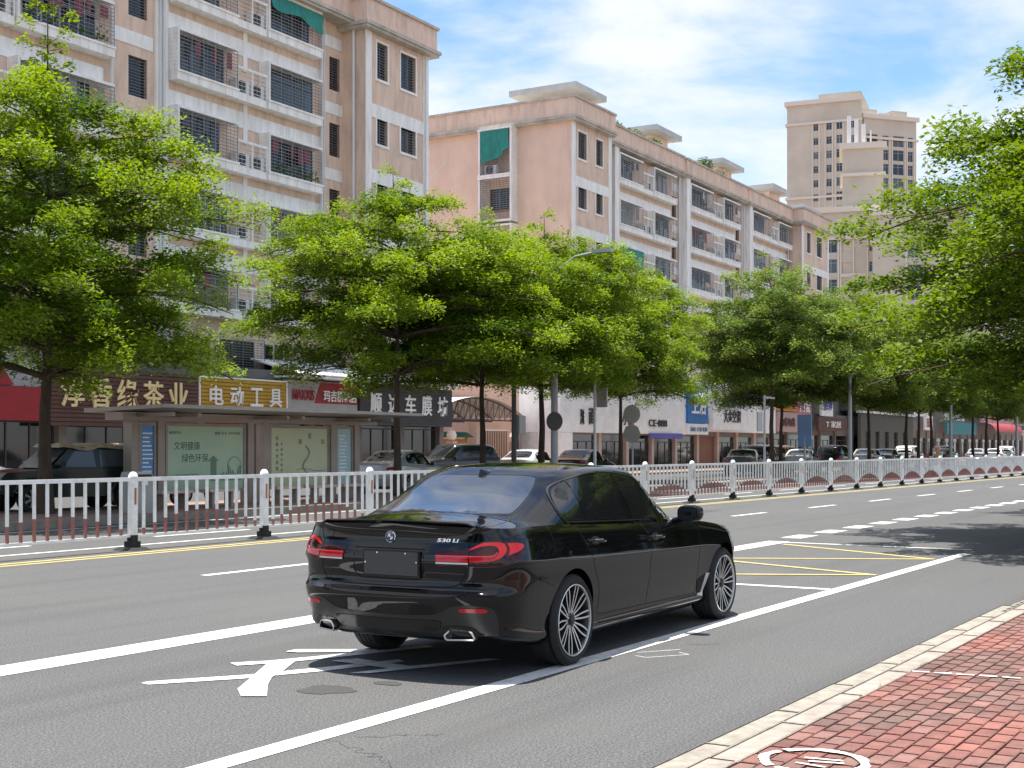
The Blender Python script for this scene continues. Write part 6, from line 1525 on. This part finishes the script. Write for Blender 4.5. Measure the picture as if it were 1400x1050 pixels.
# scooters
def scooter(x, y, rz, lab, body='white'):
    t = thing('scooter', lab, 'scooter', (x, y, .16), rz, 'scooters on the far pavement')
    for xx in (0, 1.2):
        mb = MB(); mb.smooth = True; mb.lathe([(.15, -.045), (.21, -.045), (.23, 0), (.21, .045), (.15, .045)], 18, 'y'); w_ = mb.build('wheel', M['tyre'], t, loc=(xx, 0, .23)); mb = MB(); mb.lathe([(.001, -.03), (.15, -.03), (.15, .03), (.001, .03)], 14, 'y'); mb.build('rim', M['wheel_simple'], w_)
    mb = MB(); mb.smooth = True; mb.tube([(-.25, 0, .62), (.0, 0, .60), (.35, 0, .58), (.5, 0, .40), (.85, 0, .30), (1.02, 0, .45), (1.08, 0, .95)], [.06, .15, .13, .10, .10, .10, .06], 10); mb.build('fairing', M[body], t)
    mb = MB(); mb.smooth = True; mb.tube([(-.2, 0, .74), (.1, 0, .75), (.42, 0, .72)], [.08, .12, .09], 8); mb.build('seat', M['black'], t)
    mb = MB(); mb.smooth = True; mb.tube([(1.02, -.3, 1.06), (1.08, 0, .98), (1.02, .3, 1.06)], .018, 6); mb.tube([(1.05, -.2, 1.02), (1.1, -.3, 1.25)], .008, 5); mb.tube([(1.1, -.26, 1.25), (1.1, -.36, 1.27)], .03, 6); mb.tube([(1.05, .2, 1.02), (1.1, .3, 1.25)], .008, 5); mb.tube([(1.1, .26, 1.25), (1.1, .36, 1.27)], .03, 6); mb.build('handlebar', M['chrome'], t)
    mb = MB(); mb.tube([(1.08, 0, .9), (1.2, 0, .25)], .03, 6); mb.build('fork', M['frame_dark'], t)
    return t
scooter(24.2, 24.9, 2.0, 'white scooter with a raised mirror standing between the two poster cases', 'white'); scooter(23.3, 26.2, .2, 'dark scooter seen under the first poster', 'steel_grey'); scooter(26.0, 26.4, .3, 'dark scooter seen under the second poster', 'steel_grey')
scooter(57.5, 33.6, .4, 'pale scooter in front of the dark glazed shops', 'white')
# rider on the far carriageway
def person_body(name, parent, joints, edges, rad, mats_, subdiv=2):
    me = bpy.data.meshes.new(name); me.from_pydata(joints, edges, []); o = bpy.data.objects.new(name, me); COL.objects.link(o)
    md = o.modifiers.new('s', 'SKIN'); sv = me.skin_vertices[0].data
    for i, r_ in enumerate(rad): sv[i].radius = (r_, r_)
    sv[0].use_root = True; o.modifiers.new('u', 'SUBSURF').levels = subdiv
    dg = bpy.context.evaluated_depsgraph_get(); dg.update(); new = bpy.data.meshes.new_from_object(o.evaluated_get(dg)); bpy.data.objects.remove(o)
    new.polygons.foreach_set('use_smooth', [True]*len(new.polygons)); new.materials.clear()
    for m_ in mats_: new.materials.append(m_)
    return link(name, new, parent)
mc = thing('motorcycle', 'small white motor scooter ridden along the far carriageway', 'scooter', (73.6, 18.5, 0), math.pi)
for xx in (0, 1.25):
    mb = MB(); mb.smooth = True; mb.lathe([(.17, -.05), (.25, -.05), (.27, 0), (.25, .05), (.17, .05)], 18, 'y'); mb.build('wheel', M['tyre'], mc, loc=(xx, 0, .27))
mb = MB(); mb.smooth = True; mb.tube([(-.3, 0, .68), (.1, 0, .65), (.4, 0, .6), (.55, 0, .36), (.85, 0, .34), (1.05, 0, .55), (1.08, 0, .98)], [.06, .15, .13, .1, .1, .13, .08], 10); mb.build('fairing', M['white'], mc)
mb = MB(); mb.smooth = True; mb.tube([(1.0, -.32, 1.08), (1.07, 0, 1.02), (1.0, .32, 1.08)], .02, 6); mb.build('handlebar', M['frame_dark'], mc)
M['skin'] = mat('skin', (.45, .27, .19), .6); M['shirt'] = mat('shirt_tan', (.42, .30, .20), .8); M['helmet'] = mat('helmet_orange', (.60, .16, .05), .3)
pr = thing('person', 'rider in a tan shirt and orange helmet sitting on the white motor scooter', 'person', (73.6, 18.5, 0), math.pi)
J_ = [(.15, 0, .82), (.18, 0, 1.02), (.22, 0, 1.25), (.24, 0, 1.36), (.28, 0, 1.47), (.22, .19, 1.30), (.45, .24, 1.10), (.86, .28, 1.12), (.94, .29, 1.12), (.22, -.19, 1.30), (.45, -.24, 1.10), (.86, -.28, 1.12), (.94, -.29, 1.12),
      (.18, .10, .80), (.62, .16, .80), (.66, .15, .42), (.76, .15, .38), (.18, -.10, .80), (.62, -.16, .80), (.66, -.15, .42), (.76, -.15, .38), (.30, 0, 1.56)]
E_ = [(0, 1), (1, 2), (2, 3), (3, 4), (4, 21), (2, 5), (5, 6), (6, 7), (7, 8), (2, 9), (9, 10), (10, 11), (11, 12), (0, 13), (13, 14), (14, 15), (15, 16), (0, 17), (17, 18), (18, 19), (19, 20)]
R_ = [.15, .145, .155, .06, .085, .07, .048, .035, .035, .07, .048, .035, .035, .09, .07, .048, .04, .09, .07, .048, .04, .08]
person_body('body', pr, J_, E_, R_, [M['shirt']])
mb = MB(); mb.smooth = True; mb.lathe([(.001, 1.68), (.07, 1.665), (.125, 1.60), (.14, 1.53), (.13, 1.47), (.11, 1.455)], 18, 'z', (.29, 0, 0)); mb.build('helmet', M['helmet'], pr)
mb = MB(); mb.smooth = True; mb.lathe([(.001, 1.60), (.07, 1.57), (.088, 1.50), (.075, 1.43), (.04, 1.39), (.001, 1.38)], 16, 'z', (.345, 0, 0)); mb.build('face', M['skin'], pr)
